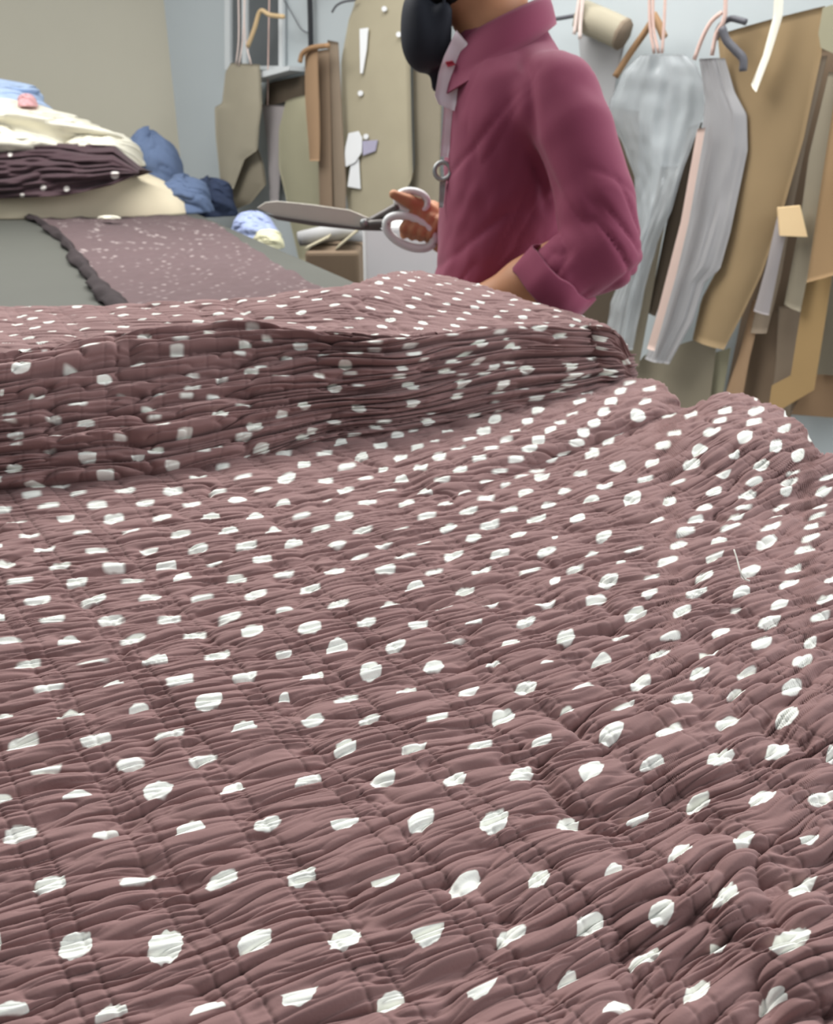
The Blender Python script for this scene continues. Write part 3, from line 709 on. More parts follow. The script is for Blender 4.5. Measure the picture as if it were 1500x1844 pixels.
# --- left cluster
def strings(owner, paths, off, m=M_STRING, r=0.003):
    for p in paths: cord('string', None, None, p, off, r, m, 10, owner)
o = sheet('paper_pattern', 'pale oval card pattern hanging at the far left below the window', 'pattern',
          [(414, 113), (404, 130), (400, 186), (387, 193), (389, 250), (396, 322), (404, 340)], [(466, 116), (470, 150), (472, 190), (466, 230), (463, 270), (440, 286), (420, 340)], 0.13, K['pale'], bend=0.01)
strings(o, [[(430, 118), (438, 60), (443, -60)], [(452, 116), (441, 60), (440, -60)], [(425, 116), (430, 62), (428, -60)]], 0.14)
sheet('paper_pattern', 'buff card pattern with pointed foot below the pale oval one', 'pattern',
      [(410, 255), (408, 320), (409, 381)], [(462, 262), (474, 296), (479, 332), (452, 365), (414, 382)], 0.08, K['stone'], bend=0.01)
o = sheet('paper_pattern', 'long grey mauve paper strip right of the pale oval pattern', 'pattern',
      [(470, 188), (479, 250), (483, 312), (486, 362)], [(512, 190), (508, 250), (504, 312), (501, 362)], 0.05, K['mauve'], bend=0.012)
strings(o, [[(482, 190), (483, 100), (486, -60)]], 0.06, M_PINKSTR)
sheet('card_board', 'dark brown board under the window sill', 'board', [(481, 150), (476, 194)], [(549, 135), (549, 174)], 0.035, K['dark'], bend=0.002)  # plain dark brown sheet filling the area below the sill
sheet('paper_pattern', 'broad olive card pattern behind the brown strips', 'pattern',
      [(512, 182), (500, 232), (500, 300), (512, 350), (520, 402), (536, 470)], [(552, 170), (572, 260), (574, 340), (576, 420), (576, 470)], 0.07, K['olive'], bend=0.014)
sheet('card_strip', 'short ginger card strip, leftmost of the brown strips beside the pipe', 'strip', [(547, 92), (549, 180), (556, 290)], [(570, 87), (573, 180), (574, 290)], 0.20, K['brown'], yaw=-12)
sheet('card_strip', 'mid brown card strip between two other brown strips beside the pipe', 'strip', [(569, 92), (572, 260), (578, 445)], [(592, 88), (596, 240), (600, 445)], 0.16, K['umber'], yaw=14)
sheet('card_strip', 'long dark brown card strip, rightmost of the brown strips beside the pipe', 'strip', [(590, 72), (594, 240), (598, 445)], [(609, 76), (617, 240), (622, 330), (621, 445)], 0.14, K['taupe'], yaw=10)
cord('wooden_hanger', 'ginger wooden hanger tip over the brown card strips', 'hanger', [(540, 112), (545, 96), (562, 86), (592, 82)], 0.22, 0.009, M_WOODB)
big = sheet('paper_pattern', 'tall buff card pattern with white papers pinned to it, behind the man', 'pattern',
      [(640, -70), (637, 5), (626, 36), (622, 62), (614, 110), (616, 220), (621, 330), (632, 430), (642, 500)], [(742, -70), (742, 5), (740, 40), (738, 110), (740, 220), (742, 320), (720, 360), (690, 420), (662, 500)], 0.10, K['buff'], bend=0.012)
outline('white_slip', None, None, [(648, 52), (663, 50), (660, 90), (653, 132), (649, 132)], 0.122, K['white'], parent=big)
outline('pinned_paper', None, None, [(628, 240), (645, 236), (652, 248), (651, 275), (640, 292), (624, 300), (618, 298), (623, 262)], 0.124, K['white'], parent=big)
outline('pinned_paper', None, None, [(632, 296), (646, 286), (649, 340), (626, 336)], 0.118, K['white'], parent=big)
outline('lilac_patch', None, None, [(653, 254), (680, 252), (676, 272), (654, 280)], 0.118, K['lilac'], parent=big)
for x, y in ((649, 168), (659, 246), (718, 62), (692, 16)):
    outline('eyelet', None, None, [(x + 4.5 * math.cos(a), y + 5 * math.sin(a)) for a in np.linspace(0, 6.283, 11)[:-1]], 0.118, K['white'], parent=big)
sheet('paper_pattern', 'narrow buff card pattern just left of the shirt front', 'pattern',
      [(744, -70), (744, 120), (746, 300), (728, 360), (716, 430)], [(800, -70), (796, 120), (790, 300), (800, 430)], 0.06, K['stone'], bend=0.012)
cord('curved_hook', 'thin grey curved hook above the tall buff pattern', 'hook', [(598, 22), (606, 10), (620, 3), (640, 0)], 0.12, 0.004, M_DGREY)

# --- right cluster
o = cord('rolled_card', 'rolled beige card tube hanging behind the collar', 'roll', [(1046, 28), (1075, 40), (1102, 52), (1122, 62)], 0.12, 0.044, K['pale'])
cord('tube_mouth', None, None, [(1118, 60), (1124, 63)], 0.12, 0.0445, K['taupe'], 4, o)
strings(o, [[(1034, 62), (1040, 20), (1052, -60)], [(1044, 70), (1046, 30), (1056, -60)]], 0.17, M_STRING, 0.006)
cord('wall_hook_bar', 'short dark bar sticking out behind the collar', 'bar', [(962, 36), (1000, 34), (1036, 28)], 0.10, 0.006, M_DGREY)
sheet('paper_sheet', 'white grey paper sheet hanging under the rolled card tube', 'sheet', [(1040, 60), (1046, 130), (1080, 260)], [(1124, 78), (1108, 140), (1092, 240)], 0.06, K['grey'], bend=0.012)
cord('wooden_hanger', 'brown wooden hanger sloping down behind the plastic sleeve', 'hanger', [(1108, 138), (1132, 100), (1160, 60), (1178, 32)], 0.10, 0.011, M_WOODB)
cord('wooden_hanger', 'short brown hanger arm beside the pink strings', 'hanger', [(1176, 26), (1186, 44), (1196, 68)], 0.12, 0.012, M_WOODB)
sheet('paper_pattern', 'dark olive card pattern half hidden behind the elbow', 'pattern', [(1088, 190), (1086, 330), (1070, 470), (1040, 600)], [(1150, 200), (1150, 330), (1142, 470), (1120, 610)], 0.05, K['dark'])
o = sheet('plastic_sleeve', 'clear crinkled plastic sleeve hanging behind the elbow', 'plastic sleeve',
      [(1150, 100), (1118, 130), (1096, 180), (1090, 215), (1112, 255), (1135, 320), (1138, 400), (1124, 480), (1096, 545), (1086, 615)],
      [(1232, 98), (1252, 118), (1263, 150), (1262, 200), (1245, 250), (1228, 300), (1206, 380), (1180, 440), (1160, 520), (1140, 630)], 0.20, M_FILM, wave=0.006, wscale=9, streak=0.016, bend=0.03, th=0.0012)
strings(o, [[(1178, 96), (1170, 40), (1170, -60)], [(1192, 96), (1196, 40), (1200, -60)], [(1186, 96), (1176, 40), (1178, -60)]], 0.21, M_PINKSTR, 0.0045)
sheet('paper_pattern', 'olive card strip showing below the crinkled plastic sleeve', 'pattern', [(1190, 300), (1165, 430), (1135, 560), (1118, 650)], [(1222, 300), (1192, 430), (1168, 560), (1150, 660)], 0.17, K['stone'], yaw=10)
sheet('paper_pattern', 'black brown card strip in the gap between the two plastic sheets', 'pattern', [(1240, 230), (1205, 380), (1180, 500), (1162, 560)], [(1264, 220), (1236, 380), (1205, 500), (1180, 570)], 0.14, K['dark'], yaw=8)  # dark strip filling the gap behind the plastic sheets
sheet('rose_strip', 'thin rose coloured strip along the milky plastic sheet', 'strip', [(1256, 232), (1226, 400), (1200, 500), (1182, 570), (1165, 628)], [(1270, 230), (1240, 400), (1216, 500), (1196, 570), (1178, 632)], 0.245, K['rose'], bend=0.002)
o = sheet('plastic_sheet', 'milky grey plastic pattern tapering to a point beside the brown card', 'plastic sheet',
      [(1256, 106), (1266, 180), (1258, 260), (1238, 380), (1212, 490), (1186, 580), (1158, 648)],
      [(1300, 104), (1318, 165), (1340, 205), (1342, 270), (1328, 340), (1312, 420), (1294, 485), (1266, 510), (1246, 580), (1204, 656)], 0.21, M_FILM2, bend=0.02, streak=0.008, wave=0.003, wscale=6, th=0.0015)
strings(o, [[(1250, 108), (1264, 70), (1280, 40), (1300, 22)], [(1282, 100), (1290, 60), (1306, 26), (1304, -60)]], 0.24, M_PINKSTR, 0.006)
cord('plastic_hook', 'curved dark grey plastic hook over the brown card corner', 'hook', [(1288, 72), (1296, 48), (1314, 34), (1330, 36), (1344, 40)], 0.22, 0.008, M_DGREY)
cord('plastic_hook', 'S shaped dark grey hook end lying on the brown card', 'hook', [(1300, 50), (1308, 72), (1324, 90), (1338, 106), (1338, 128)], 0.25, 0.011, M_DGREY)
sheet('paper_pattern', 'largest brown card pattern, a broad trouser leg at the right', 'pattern',
      [(1290, 62), (1300, 160), (1320, 260), (1308, 400), (1288, 490), (1262, 540), (1246, 612)], [(1484, 10), (1478, 100), (1446, 250), (1404, 395), (1372, 490), (1334, 570), (1302, 630)], 0.17, K['tan'], bend=0.016)
sheet('cloth_ribbon', 'cream cloth ribbon hanging across the broad brown card', 'ribbon', [(1398, -60), (1392, 30), (1372, 100), (1350, 152)], [(1412, -60), (1408, 30), (1388, 100), (1364, 166)], 0.235, K['white_cloth'], bend=0.006, roll=0.02)
outline('card_piece', 'rounded khaki card corner at the right edge of the view', 'card', [(1482, 14), (1560, -10), (1620, -10), (1620, 110), (1500, 96), (1478, 86), (1474, 60)], 0.24, K['olive'])
sheet('card_strip', 'dark taupe card strip just right of the broad brown card', 'strip', [(1464, 104), (1424, 260), (1392, 400), (1374, 500), (1352, 600)], [(1490, 100), (1452, 260), (1424, 400), (1406, 500), (1380, 600)], 0.13, K['taupe'], yaw=20)
sheet('card_strip', 'long grey brown card strip ending above the ochre card', 'strip', [(1492, 130), (1456, 280), (1440, 400), (1412, 548)], [(1520, 130), (1492, 300), (1468, 430), (1440, 562)], 0.16, K['stone'], yaw=-14)
sheet('card_strip', 'mauve grey card tongue with square end left of the grey brown strip', 'strip', [(1402, 380), (1380, 480), (1357, 560)], [(1424, 380), (1402, 480), (1384, 568)], 0.19, K['mauve'])
sheet('paper_pattern', 'ginger brown card pattern cut off by the right edge of the view', 'pattern', [(1512, 120), (1484, 300), (1468, 400), (1451, 510)], [(1640, 120), (1620, 300), (1600, 400), (1590, 470)], 0.20, K['khaki'], bend=0.012)
outline('paper_pattern', 'ochre card pattern with slanted foot at the lower right', 'pattern', [(1452, 500), (1500, 482), (1484, 590), (1466, 702), (1402, 740), (1384, 736), (1390, 694), (1424, 676), (1436, 600)], 0.14, K['ochre'])
sheet('card_strip', 'pinkish tan card strip leading down to the dotted cloth', 'strip', [(1356, 540), (1330, 640), (1292, 752)], [(1374, 540), (1350, 640), (1330, 752)], 0.13, K['brown'])
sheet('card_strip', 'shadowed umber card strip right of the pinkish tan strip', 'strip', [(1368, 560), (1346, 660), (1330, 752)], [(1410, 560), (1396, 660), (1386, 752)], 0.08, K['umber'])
sheet('card_strip', 'pale taupe card strip left of the ochre card foot', 'strip', [(1402, 552), (1396, 660), (1384, 752)], [(1446, 552), (1436, 640), (1424, 752)], 0.10, K['taupe'])
outline('paper_pattern', 'stone grey card panel under the tip of the milky plastic', 'pattern', [(1160, 640), (1250, 612), (1290, 622), (1274, 760), (1232, 752), (1140, 690), (1142, 664)], 0.12, K['stone'])
outline('paper_pattern', 'olive card slip between the stone panel and the tan strip', 'pattern', [(1284, 636), (1316, 626), (1294, 756), (1264, 758)], 0.10, K['olive'])
outline('paper_pattern', 'grey olive card at the right edge under the ginger card', 'pattern', [(1498, 496), (1620, 470), (1600, 680), (1470, 674)], 0.07, K['stone'])
outline('card_box_side', 'tan card piece at the right edge low on the wall', 'card', [(1466, 668), (1610, 676), (1600, 760), (1424, 746)], 0.05, K['brown'])
outline('card_flap', 'small light card flap sticking out over the taupe strips', 'card', [(1400, 374), (1440, 370), (1453, 426), (1404, 424)], 0.22, K['light'], yaw=25, th=0.02)
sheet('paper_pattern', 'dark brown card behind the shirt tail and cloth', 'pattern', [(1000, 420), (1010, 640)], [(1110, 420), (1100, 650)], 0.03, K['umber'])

sheet('paper_pattern', 'wide shadowed brown card hanging flat on the wall behind the strips', 'pattern', [(1420, 90), (1384, 300), (1350, 500), (1300, 740)], [(1640, 60), (1620, 300), (1600, 500), (1580, 740)], 0.015, K['umber'], bend=0.002)  # added backing, puts a dark tone where pale wall would show between strips

# ------------------------------------------------------------------ floor-standing things behind the table
def carton(name, label, cat, px0, px1, pytop, y, depth, m, yaw=0.0):
    a, b = at_y(px0, pytop, y), at_y(px1, pytop, y)
    z = float(a[2]); x0, x1 = a[0], b[0]
    V, F = box_data(x0, x1, y, y + depth, 0, z)
    V = np.array(V)
    me = make_mesh(name, V, F, smooth_shade=False)
    o = link(name, me, m); bv = o.modifiers.new('bev', 'BEVEL'); bv.width = 0.012; bv.segments = 3
    tag(o, label, cat)
    return o
M_CAB = mat('white_enamel', (236, 238, 238), 0.4, 0.02, 4)
cab = carton('white_cabinet', 'plain white cabinet standing behind the hand with the shears', 'cabinet', 652, 900, 404, 2.0, 0.22, M_CAB)
bx = carton('cardboard_carton', 'tall brown cardboard carton behind the table edge', 'carton', 548, 646, 452, 2.35, 0.30, K['umber'])
fl = []
a, b = at_y(548, 452, 2.35), at_y(646, 452, 2.35); zt_ = float(a[2])
for x0, x1, dz in ((a[0], (a[0] + b[0]) / 2 - 0.01, 0.03), ((a[0] + b[0]) / 2 + 0.01, b[0], 0.05)):
    V = [(x0, 2.36, zt_ + 0.001), (x1, 2.36, zt_ + dz), (x1, 2.62, zt_ + dz), (x0, 2.62, zt_ + 0.001)]
    V2 = [(x, y, z + 0.004) for x, y, z in V]
    vv, ff = prism(V, V2)
    link('flap', make_mesh('flap', vv, ff, smooth_shade=False), K['buff'], bx)
q = at_y(575, 440, 2.5)
V, F = tube_data([(q[0] - 0.05, 2.45, q[2] + 0.02), (q[0] + 0.06, 2.5, q[2] + 0.035), (q[0] + 0.14, 2.52, q[2] + 0.022)], [0.02, 0.026, 0.018], 12)
tag(link('paper_roll', make_mesh('paper_roll', V, F), K['grey']), 'small grey paper roll on top of the brown carton', 'roll')

# ------------------------------------------------------------------ cloth heaped at the far end of the table
def heap(name, label, cat, px0, px1, pytop, pybot, y, depth, m, seed, amp=0.18, fold=6.0, base=None, lean=0.0, parent=None, power=2.6):
    """crumpled soft heap: rounded solid with folds; sits on its base height"""
    cx = (px0 + px1) / 2
    top = at_y(cx, pytop, y); bot = at_y(cx, pybot, y)
    hw = (at_y(px1, pybot, y)[0] - at_y(px0, pybot, y)[0]) / 2
    zb = float(bot[2]) if base is None else base
    H = float(top[2]) - zb
    nu, nv = 96, 48
    th = np.linspace(0, 2 * math.pi, nu, endpoint=False)[None, :]
    ph = np.linspace(0.0, math.pi / 2, nv)[:, None]
    c = np.cos(ph) ** (2 / power); s = np.sin(ph) ** (2 / power) if power != 2 else np.sin(ph)
    ux, uy = np.cos(th), np.sin(th)
    k = 1 + amp * noise(ux * 1.7 + 5, uy * 1.7 + ph * fold * 0.5, seed) + amp * 0.6 * (1 - 2 * np.exp(-np.abs(noise(ux * 3 + 9, uy * 3 + ph * fold, seed + 1)) / 0.25)) * 0.5
    X = float(bot[0]) + hw * ux * c * k + lean * s * hw
    Y = y + depth / 2 * uy * c * k
    Z = zb + H * s * (1 + 0.5 * amp * noise(ux * 2, uy * 2, seed + 2)) + 0 * th
    Z = np.maximum(Z, zb)
    P = np.stack([X, Y, Z], -1)
    i = np.arange(nu * nv).reshape(nv, nu); j = np.roll(i, -1, 1)
    F = np.stack([i[:-1], j[:-1], j[1:], i[1:]], -1).reshape(-1, 4)
    Fl = [tuple(f) for f in F] + [tuple(i[0][::-1])]
    o = link(name, make_mesh(name, P, Fl), m, parent)
    if label: tag(o, label, cat)
    return o
M_CREAM = mat('cream_cotton', (222, 210, 184), 0.9, 0.05, 10, 0.15, 90)
M_WHITEC = mat('white_crumpled_cotton', (228, 224, 208), 0.9, 0.07, 14, 0.15, 90)
M_PLUM = mat('dark_plum_cotton', (74, 58, 62), 0.9, 0.15, 20)
M_FLORAL = mat('pale_blue_print_cotton', (176, 196, 226), 0.9, 0.18, 22)
M_DENIM = mat('washed_denim', (96, 112, 142), 0.9, 0.25, 14, 0.2, 150)
M_DENIMD = mat('dark_denim', (52, 62, 86), 0.9, 0.3, 16, 0.2, 150)
M_YELLOW = mat('pale_yellow_cloth', (206, 203, 172), 0.9, 0.1)
ZT = TABLE_Z
cream = heap('cream_cloth_pile', 'smooth cream cloth pile at the far end of the grey table', 'cloth', -330, 352, 268, 384, 3.62, 0.62, M_CREAM, 201, amp=0.035, fold=1.0, base=ZT + 0.001, power=1.9)
# the dark gathered bundle: stacked gathered layers lying on the cream pile
cb = at_y(70, 352, 3.40)
bundle = empty('plum_fabric_bundle', cb); tag(bundle, 'dark plum gathered bundle with a few white dots on the cream cloth', 'fabric')
nl = 70; uu = np.linspace(0, 1, 160)
lo = np.stack([np.interp(uu, [0, .35, .6, .85, 1], [-260, 20, 120, 200, 250]), np.interp(uu, [0, .35, .6, .85, 1], [372, 357, 352, 334, 314])], 1)
hi = np.stack([np.interp(uu, [0, .35, .6, .85, 1], [-260, 0, 110, 205, 250]), np.interp(uu, [0, .35, .6, .85, 1], [255, 256, 258, 262, 306])], 1)
v = np.linspace(0, 1, nl)[:, None]
PX = lo[None, :, 0] + (hi[None, :, 0] - lo[None, :, 0]) * v; PY = lo[None, :, 1] + (hi[None, :, 1] - lo[None, :, 1]) * v
g = noise(PX / 150, v * 9 + 0.7 * noise(PX / 90, v * 2, 302), 301)
D = 3.27 + 0.10 * v - 0.05 * np.sin(math.pi * v) - 0.035 * (1 - np.exp(-np.abs(g) / 0.2)) + 0.012 * noise(PX / 30, v * 20, 303)
P = at_y(PX, PY, D)
dd = np.full(PX.shape, -5.0)
for x, y, r in ((207, 315, 7.5), (120, 340, 5), (78, 338, 5), (18, 278, 4), (40, 352, 4)):
    dd = np.maximum(dd, r - np.hypot(PX - x, PY - y))
hgt = (P[-1:, :, 2:] - P[:1, :, 2:])
rowsb = [P[-1:] + np.concatenate([0 * hgt, 0.18 * t + 0 * hgt, -0.9 * t * t * hgt], -1) for t in (0.15, 0.4, 0.7, 1.0)]
P2 = np.concatenate([P] + rowsb, 0); dd = np.concatenate([dd] + [dd[-1:]] * 4, 0)
M_BUND = dotted_cloth('dark_plum_bundle_cotton', (78, 60, 65), (236, 232, 226), edge=1.5)
link('gathered_layers', make_mesh('gathered_layers', P2, grid_faces(*P2.shape[:2]), {'dot': dd, 'stitch': 0 * dd}), M_BUND, bundle)
heap('white_cloth', 'crumpled off white cloth on top of the dark plum bundle', 'cloth', -210, 172, 186, 274, 3.50, 0.42, M_WHITEC, 221, amp=0.30, fold=7, power=2.4)
heap('white_cloth', 'white cloth end slumping right over the cream pile', 'cloth', 130, 250, 234, 300, 3.56, 0.40, M_WHITEC, 224, amp=0.22, fold=6)
heap('floral_cloth', 'pale blue printed cloth heap at the upper left', 'cloth', -160, 92, 146, 226, 3.66, 0.36, M_FLORAL, 231, amp=0.22, fold=5)
pk = heap('pink_cloth', 'small pink cloth scrap between the blue and white heaps', 'cloth', 36, 66, 170, 192, 3.50, 0.08, mat('pink_cloth', (216, 168, 172), 0.9, 0.2, 40), 236, amp=0.2)
heap('denim_heap', 'washed blue denim heap slumped beside the cream pile', 'denim', 236, 338, 236, 384, 3.86, 0.30, M_DENIM, 241, amp=0.16, fold=7, base=ZT + 0.001)
heap('denim_heap', 'mid blue denim lying lower down between cream pile and wall', 'denim', 290, 386, 318, 384, 3.70, 0.26, M_DENIM, 245, amp=0.20, fold=7, base=ZT + 0.001)
heap('dark_denim_heap', 'dark navy denim heap under the pale oval pattern', 'denim', 340, 424, 322, 388, 3.92, 0.24, M_DENIMD, 251, amp=0.22, fold=8)
heap('print_cloth', 'small blue and lilac printed cloth heap past the table edge', 'cloth', 420, 500, 384, 440, 3.10, 0.24, mat('blue_print_cloth', (156, 168, 204), 0.9, 0.3, 30), 261, amp=0.2)
heap('yellow_cloth', 'pale yellow cloth scrap under the blue printed heap', 'cloth', 455, 512, 414, 446, 2.98, 0.14, M_YELLOW, 265, amp=0.15)
heap('white_scrap', 'tiny white cloth scrap on the grey table by the cream pile', 'cloth', 176, 216, 388, 394, 3.10, 0.05, M_WHITEC, 271, amp=0.15)

# ------------------------------------------------------------------ the man beside the table
def W(px, py, y): return at_y(px, py, y)

class Field:
    """distance field on a regular grid, blended from rounded parts, then meshed as one continuous surface"""
    def __init__(s, lo, hi, h):
        s.lo = np.array(lo, float); s.h = h
        s.n = np.ceil((np.array(hi) - s.lo) / h).astype(int) + 1
        s.D = np.full(s.n, 0.3, np.float32)
        s.ax = [s.lo[i] + h * np.arange(s.n[i]) for i in range(3)]
    def _win(s, lo, hi, pad):
        sl = []
        for i in range(3):
            a = max(0, int((lo[i] - pad - s.lo[i]) / s.h)); b = min(s.n[i], int((hi[i] + pad - s.lo[i]) / s.h) + 2)
            if b <= a: return None
            sl.append(slice(a, b))
        X, Y, Z = np.meshgrid(*[s.ax[i][sl[i]] for i in range(3)], indexing='ij', sparse=True)
        return tuple(sl), X, Y, Z
    def _mix(s, sl, d, k, cut=False):
        a = s.D[sl]
        if cut:
            d = -d; hh = np.clip(0.5 - 0.5 * (a - d) / k, 0, 1) if k else 0
            s.D[sl] = np.maximum(a, d)
            return
        if k <= 0: s.D[sl] = np.minimum(a, d); return
        hh = np.clip(0.5 + 0.5 * (a - d) / k, 0, 1)
        s.D[sl] = a * (1 - hh) + d * hh - k * hh * (1 - hh)
    def capsule(s, p, q, r0, r1, k=0.01):
        p, q = np.array(p, float), np.array(q, float); R = max(r0, r1)
        w = s._win(np.minimum(p, q) - R, np.maximum(p, q) + R, 0.04 + k)
        if w is None: return
        sl, X, Y, Z = w; v = q - p; L = v @ v + 1e-12
        t = np.clip(((X - p[0]) * v[0] + (Y - p[1]) * v[1] + (Z - p[2]) * v[2]) / L, 0, 1)
        d = np.sqrt((X - p[0] - t * v[0]) ** 2 + (Y - p[1] - t * v[1]) ** 2 + (Z - p[2] - t * v[2]) ** 2) - (r0 + (r1 - r0) * t)
        s._mix(sl, d, k)
    def chain(s, pts, rs, k=0.01):
        for i in range(len(pts) - 1): s.capsule(pts[i], pts[i + 1], rs[i], rs[i + 1], k)
    def ellipsoid(s, c, r, k=0.01, cut=False):
        c, r = np.array(c, float), np.array(r, float)
        w = s._win(c - r, c + r, 0.04 + k)
        if w is None: return
        sl, X, Y, Z = w
        d = (np.sqrt(((X - c[0]) / r[0]) ** 2 + ((Y - c[1]) / r[1]) ** 2 + ((Z - c[2]) / r[2]) ** 2) - 1) * r.min()
        s._mix(sl, d, k, cut)
    def column(s, knots, cy, k=0.01):
        """upright trunk: knots of (z, centre x, half depth, half breadth)"""
        K_ = np.array(knots); z = s.ax[2]
        cx, a, b = (np.interp(z, K_[:, 0], K_[:, j]) for j in (1, 2, 3))
        def sm(v):
            for _ in range(6): v = np.r_[v[0], (v[:-2] + 2 * v[1:-1] + v[2:]) / 4, v[-1]]
            return v
        cx, a, b = sm(cx), sm(a), sm(b)
        X = s.ax[0][:, None, None]; Y = s.ax[1][None, :, None]
        d = (((np.abs(X - cx) / a) ** 2.3 + (np.abs(Y - cy) / b) ** 2.3) ** (1 / 2.3) - 1) * np.minimum(a, b)
        d = np.maximum(d, np.maximum(K_[0, 0] - z, z - K_[-1, 0])[None, None, :])
        s._mix((slice(None),) * 3, d.astype(np.float32), k)
    def mesh(s, smooth_n=2):
        D = s.D; ins = D < 0
        nx, ny, nz = D.shape
        c = np.zeros((nx - 1, ny - 1, nz - 1), np.int8)
        for i in (0, 1):
            for j in (0, 1):
                for k in (0, 1): c += ins[i:nx - 1 + i, j:ny - 1 + j, k:nz - 1 + k]
        act = (c > 0) & (c < 8)
        idx = np.full(act.shape, -1, np.int64); I = np.argwhere(act); idx[act] = np.arange(len(I))
        acc = np.zeros((len(I), 3)); cnt = np.zeros(len(I))
        cor = [(i, j, k) for i in (0, 1) for j in (0, 1) for k in (0, 1)]
        val = {o: D[I[:, 0] + o[0], I[:, 1] + o[1], I[:, 2] + o[2]] for o in cor}
        for o in cor:
            for ax in range(3):
                if o[ax]: continue
                o2 = list(o); o2[ax] = 1; o2 = tuple(o2)
                a, b = val[o], val[o2]; m = (a < 0) != (b < 0)
                t = np.where(m, a / np.where(m, a - b, 1), 0)
                p = np.array(o, float)[None] + np.zeros((len(I), 3)); p[:, ax] = t
                acc[m] += p[m]; cnt[m] += 1
        V = s.lo + s.h * (I + acc / cnt[:, None])
        F = []
        for ax in range(3):
            b_, c_ = (ax + 1) % 3, (ax + 2) % 3
            sl0 = [slice(None)] * 3; sl1 = [slice(None)] * 3
            sl0[ax] = slice(0, -1); sl1[ax] = slice(1, None)
            ch = ins[tuple(sl0)] != ins[tuple(sl1)]
            E = np.argwhere(ch)
            E = E[(E[:, b_] > 0) & (E[:, c_] > 0) & (E[:, b_] < D.shape[b_] - 1) & (E[:, c_] < D.shape[c_] - 1)]
            def cell(db, dc):
                e = E.copy(); e[:, b_] += db; e[:, c_] += dc
                return idx[e[:, 0], e[:, 1], e[:, 2]]
            q = np.stack([cell(-1, -1), cell(0, -1), cell(0, 0), cell(-1, 0)], 1)
            fl = ~ins[E[:, 0], E[:, 1], E[:, 2]]
            q[fl] = q[fl][:, ::-1]
            F.append(q)
        F = np.concatenate(F); F = F[(F >= 0).all(1)]
        for _ in range(smooth_n):
            S = np.zeros_like(V); n = np.zeros(len(V))
            for a, b in ((0, 1), (1, 2), (2, 3), (3, 0)):
                np.add.at(S, F[:, a], V[F[:, b]]); np.add.at(n, F[:, a], 1)
                np.add.at(S, F[:, b], V[F[:, a]]); np.add.at(n, F[:, b], 1)
            V = 0.5 * V + 0.5 * S / np.maximum(n, 1)[:, None]
        return V, F

def vnormals(V, F):
    n = np.cross(V[F[:, 2]] - V[F[:, 0]], V[F[:, 3]] - V[F[:, 1]])
    N = np.zeros_like(V)
    for a in range(4): np.add.at(N, F[:, a], n)
    return N / (np.linalg.norm(N, axis=1, keepdims=True) + 1e-12)

YC = 1.47
M_SKIN = mat('brown_skin', (192, 138, 104), 0.55, 0.10, 25, 0.05, 150)
M_SHIRT = mat('plum_red_shirt_cotton', (138, 62, 88), 0.8, 0.06, 12, 0.08, 400, sheen=0.1)
M_HAIR = mat('black_hair', (30, 26, 25), 0.6, 0.3, 60)
M_TROUSER = mat('dark_trousers', (52, 50, 54), 0.85, 0.1)
M_SHOE = mat('black_shoe', (32, 30, 30), 0.5, 0.1)
man = empty('person', (0.16, YC, 0.0))
tag(man, 'person in a plum red shirt with rolled sleeves, holding shears in one hand', 'person')

# key joints
nl_elbow = W(1078, 456, 1.228); nl_wrist = W(836, 566, 1.290); nl_sh = W(1000, 182, 1.325)
fr_wrist = W(800, 428, 1.605); fr_elbow = np.array([0.20, 1.735, 0.985]); fr_sh = np.array([0.175, 1.63, 1.235])

S0 = nl_sh; S1 = W(1030, 240, 1.290); S2 = W(1072, 370, 1.245); S3 = W(1086, 452, 1.225); S4 = W(1014, 494, 1.226)
f = Field((-0.13, 1.08, 0.74), (0.44, 1.86, 1.66), 0.0042)
f.column([(0.75, 0.155, 0.09, 0.13), (1.0, 0.150, 0.095, 0.135), (1.15, 0.150, 0.09, 0.15), (1.24, 0.150, 0.075, 0.15), (1.29, 0.138, 0.06, 0.10), (1.33, 0.128, 0.05, 0.055)], YC, 0.0)
# head and neck, head bowed forward over the work
f.capsule((0.135, YC, 1.26), (0.108, YC, 1.375), 0.058, 0.056, 0.02)
hc = np.array([0.075, YC, 1.475])
f.ellipsoid(hc + (0.012, 0, 0.020), (0.098, 0.076, 0.098), 0.02)
f.ellipsoid(hc + (-0.030, 0, -0.045), (0.060, 0.058, 0.085), 0.03)
f.ellipsoid(hc + (-0.052, 0, -0.098), (0.034, 0.034, 0.030), 0.02)             # chin
f.capsule(hc + (-0.088, 0, 0.012), hc + (-0.108, 0, -0.026), 0.009, 0.014, 0.010)   # nose
f.ellipsoid(hc + (-0.080, 0, 0.030), (0.022, 0.052, 0.014), 0.012)             # brow
f.ellipsoid(hc + (-0.086, 0, -0.058), (0.016, 0.024, 0.007), 0.006)            # lips
f.ellipsoid(hc + (-0.084, 0, -0.070), (0.015, 0.021, 0.008), 0.006)
for sd in (-1, 1):
    f.ellipsoid(hc + (-0.086, sd * 0.033, 0.010), (0.014, 0.016, 0.011), 0.0, cut=True)   # eye hollows
    f.ellipsoid(hc + (-0.078, sd * 0.032, 0.010), (0.012, 0.013, 0.010), 0.004)
    f.ellipsoid(hc + (0.020, sd * 0.078, -0.002), (0.020, 0.010, 0.032), 0.006)           # ear
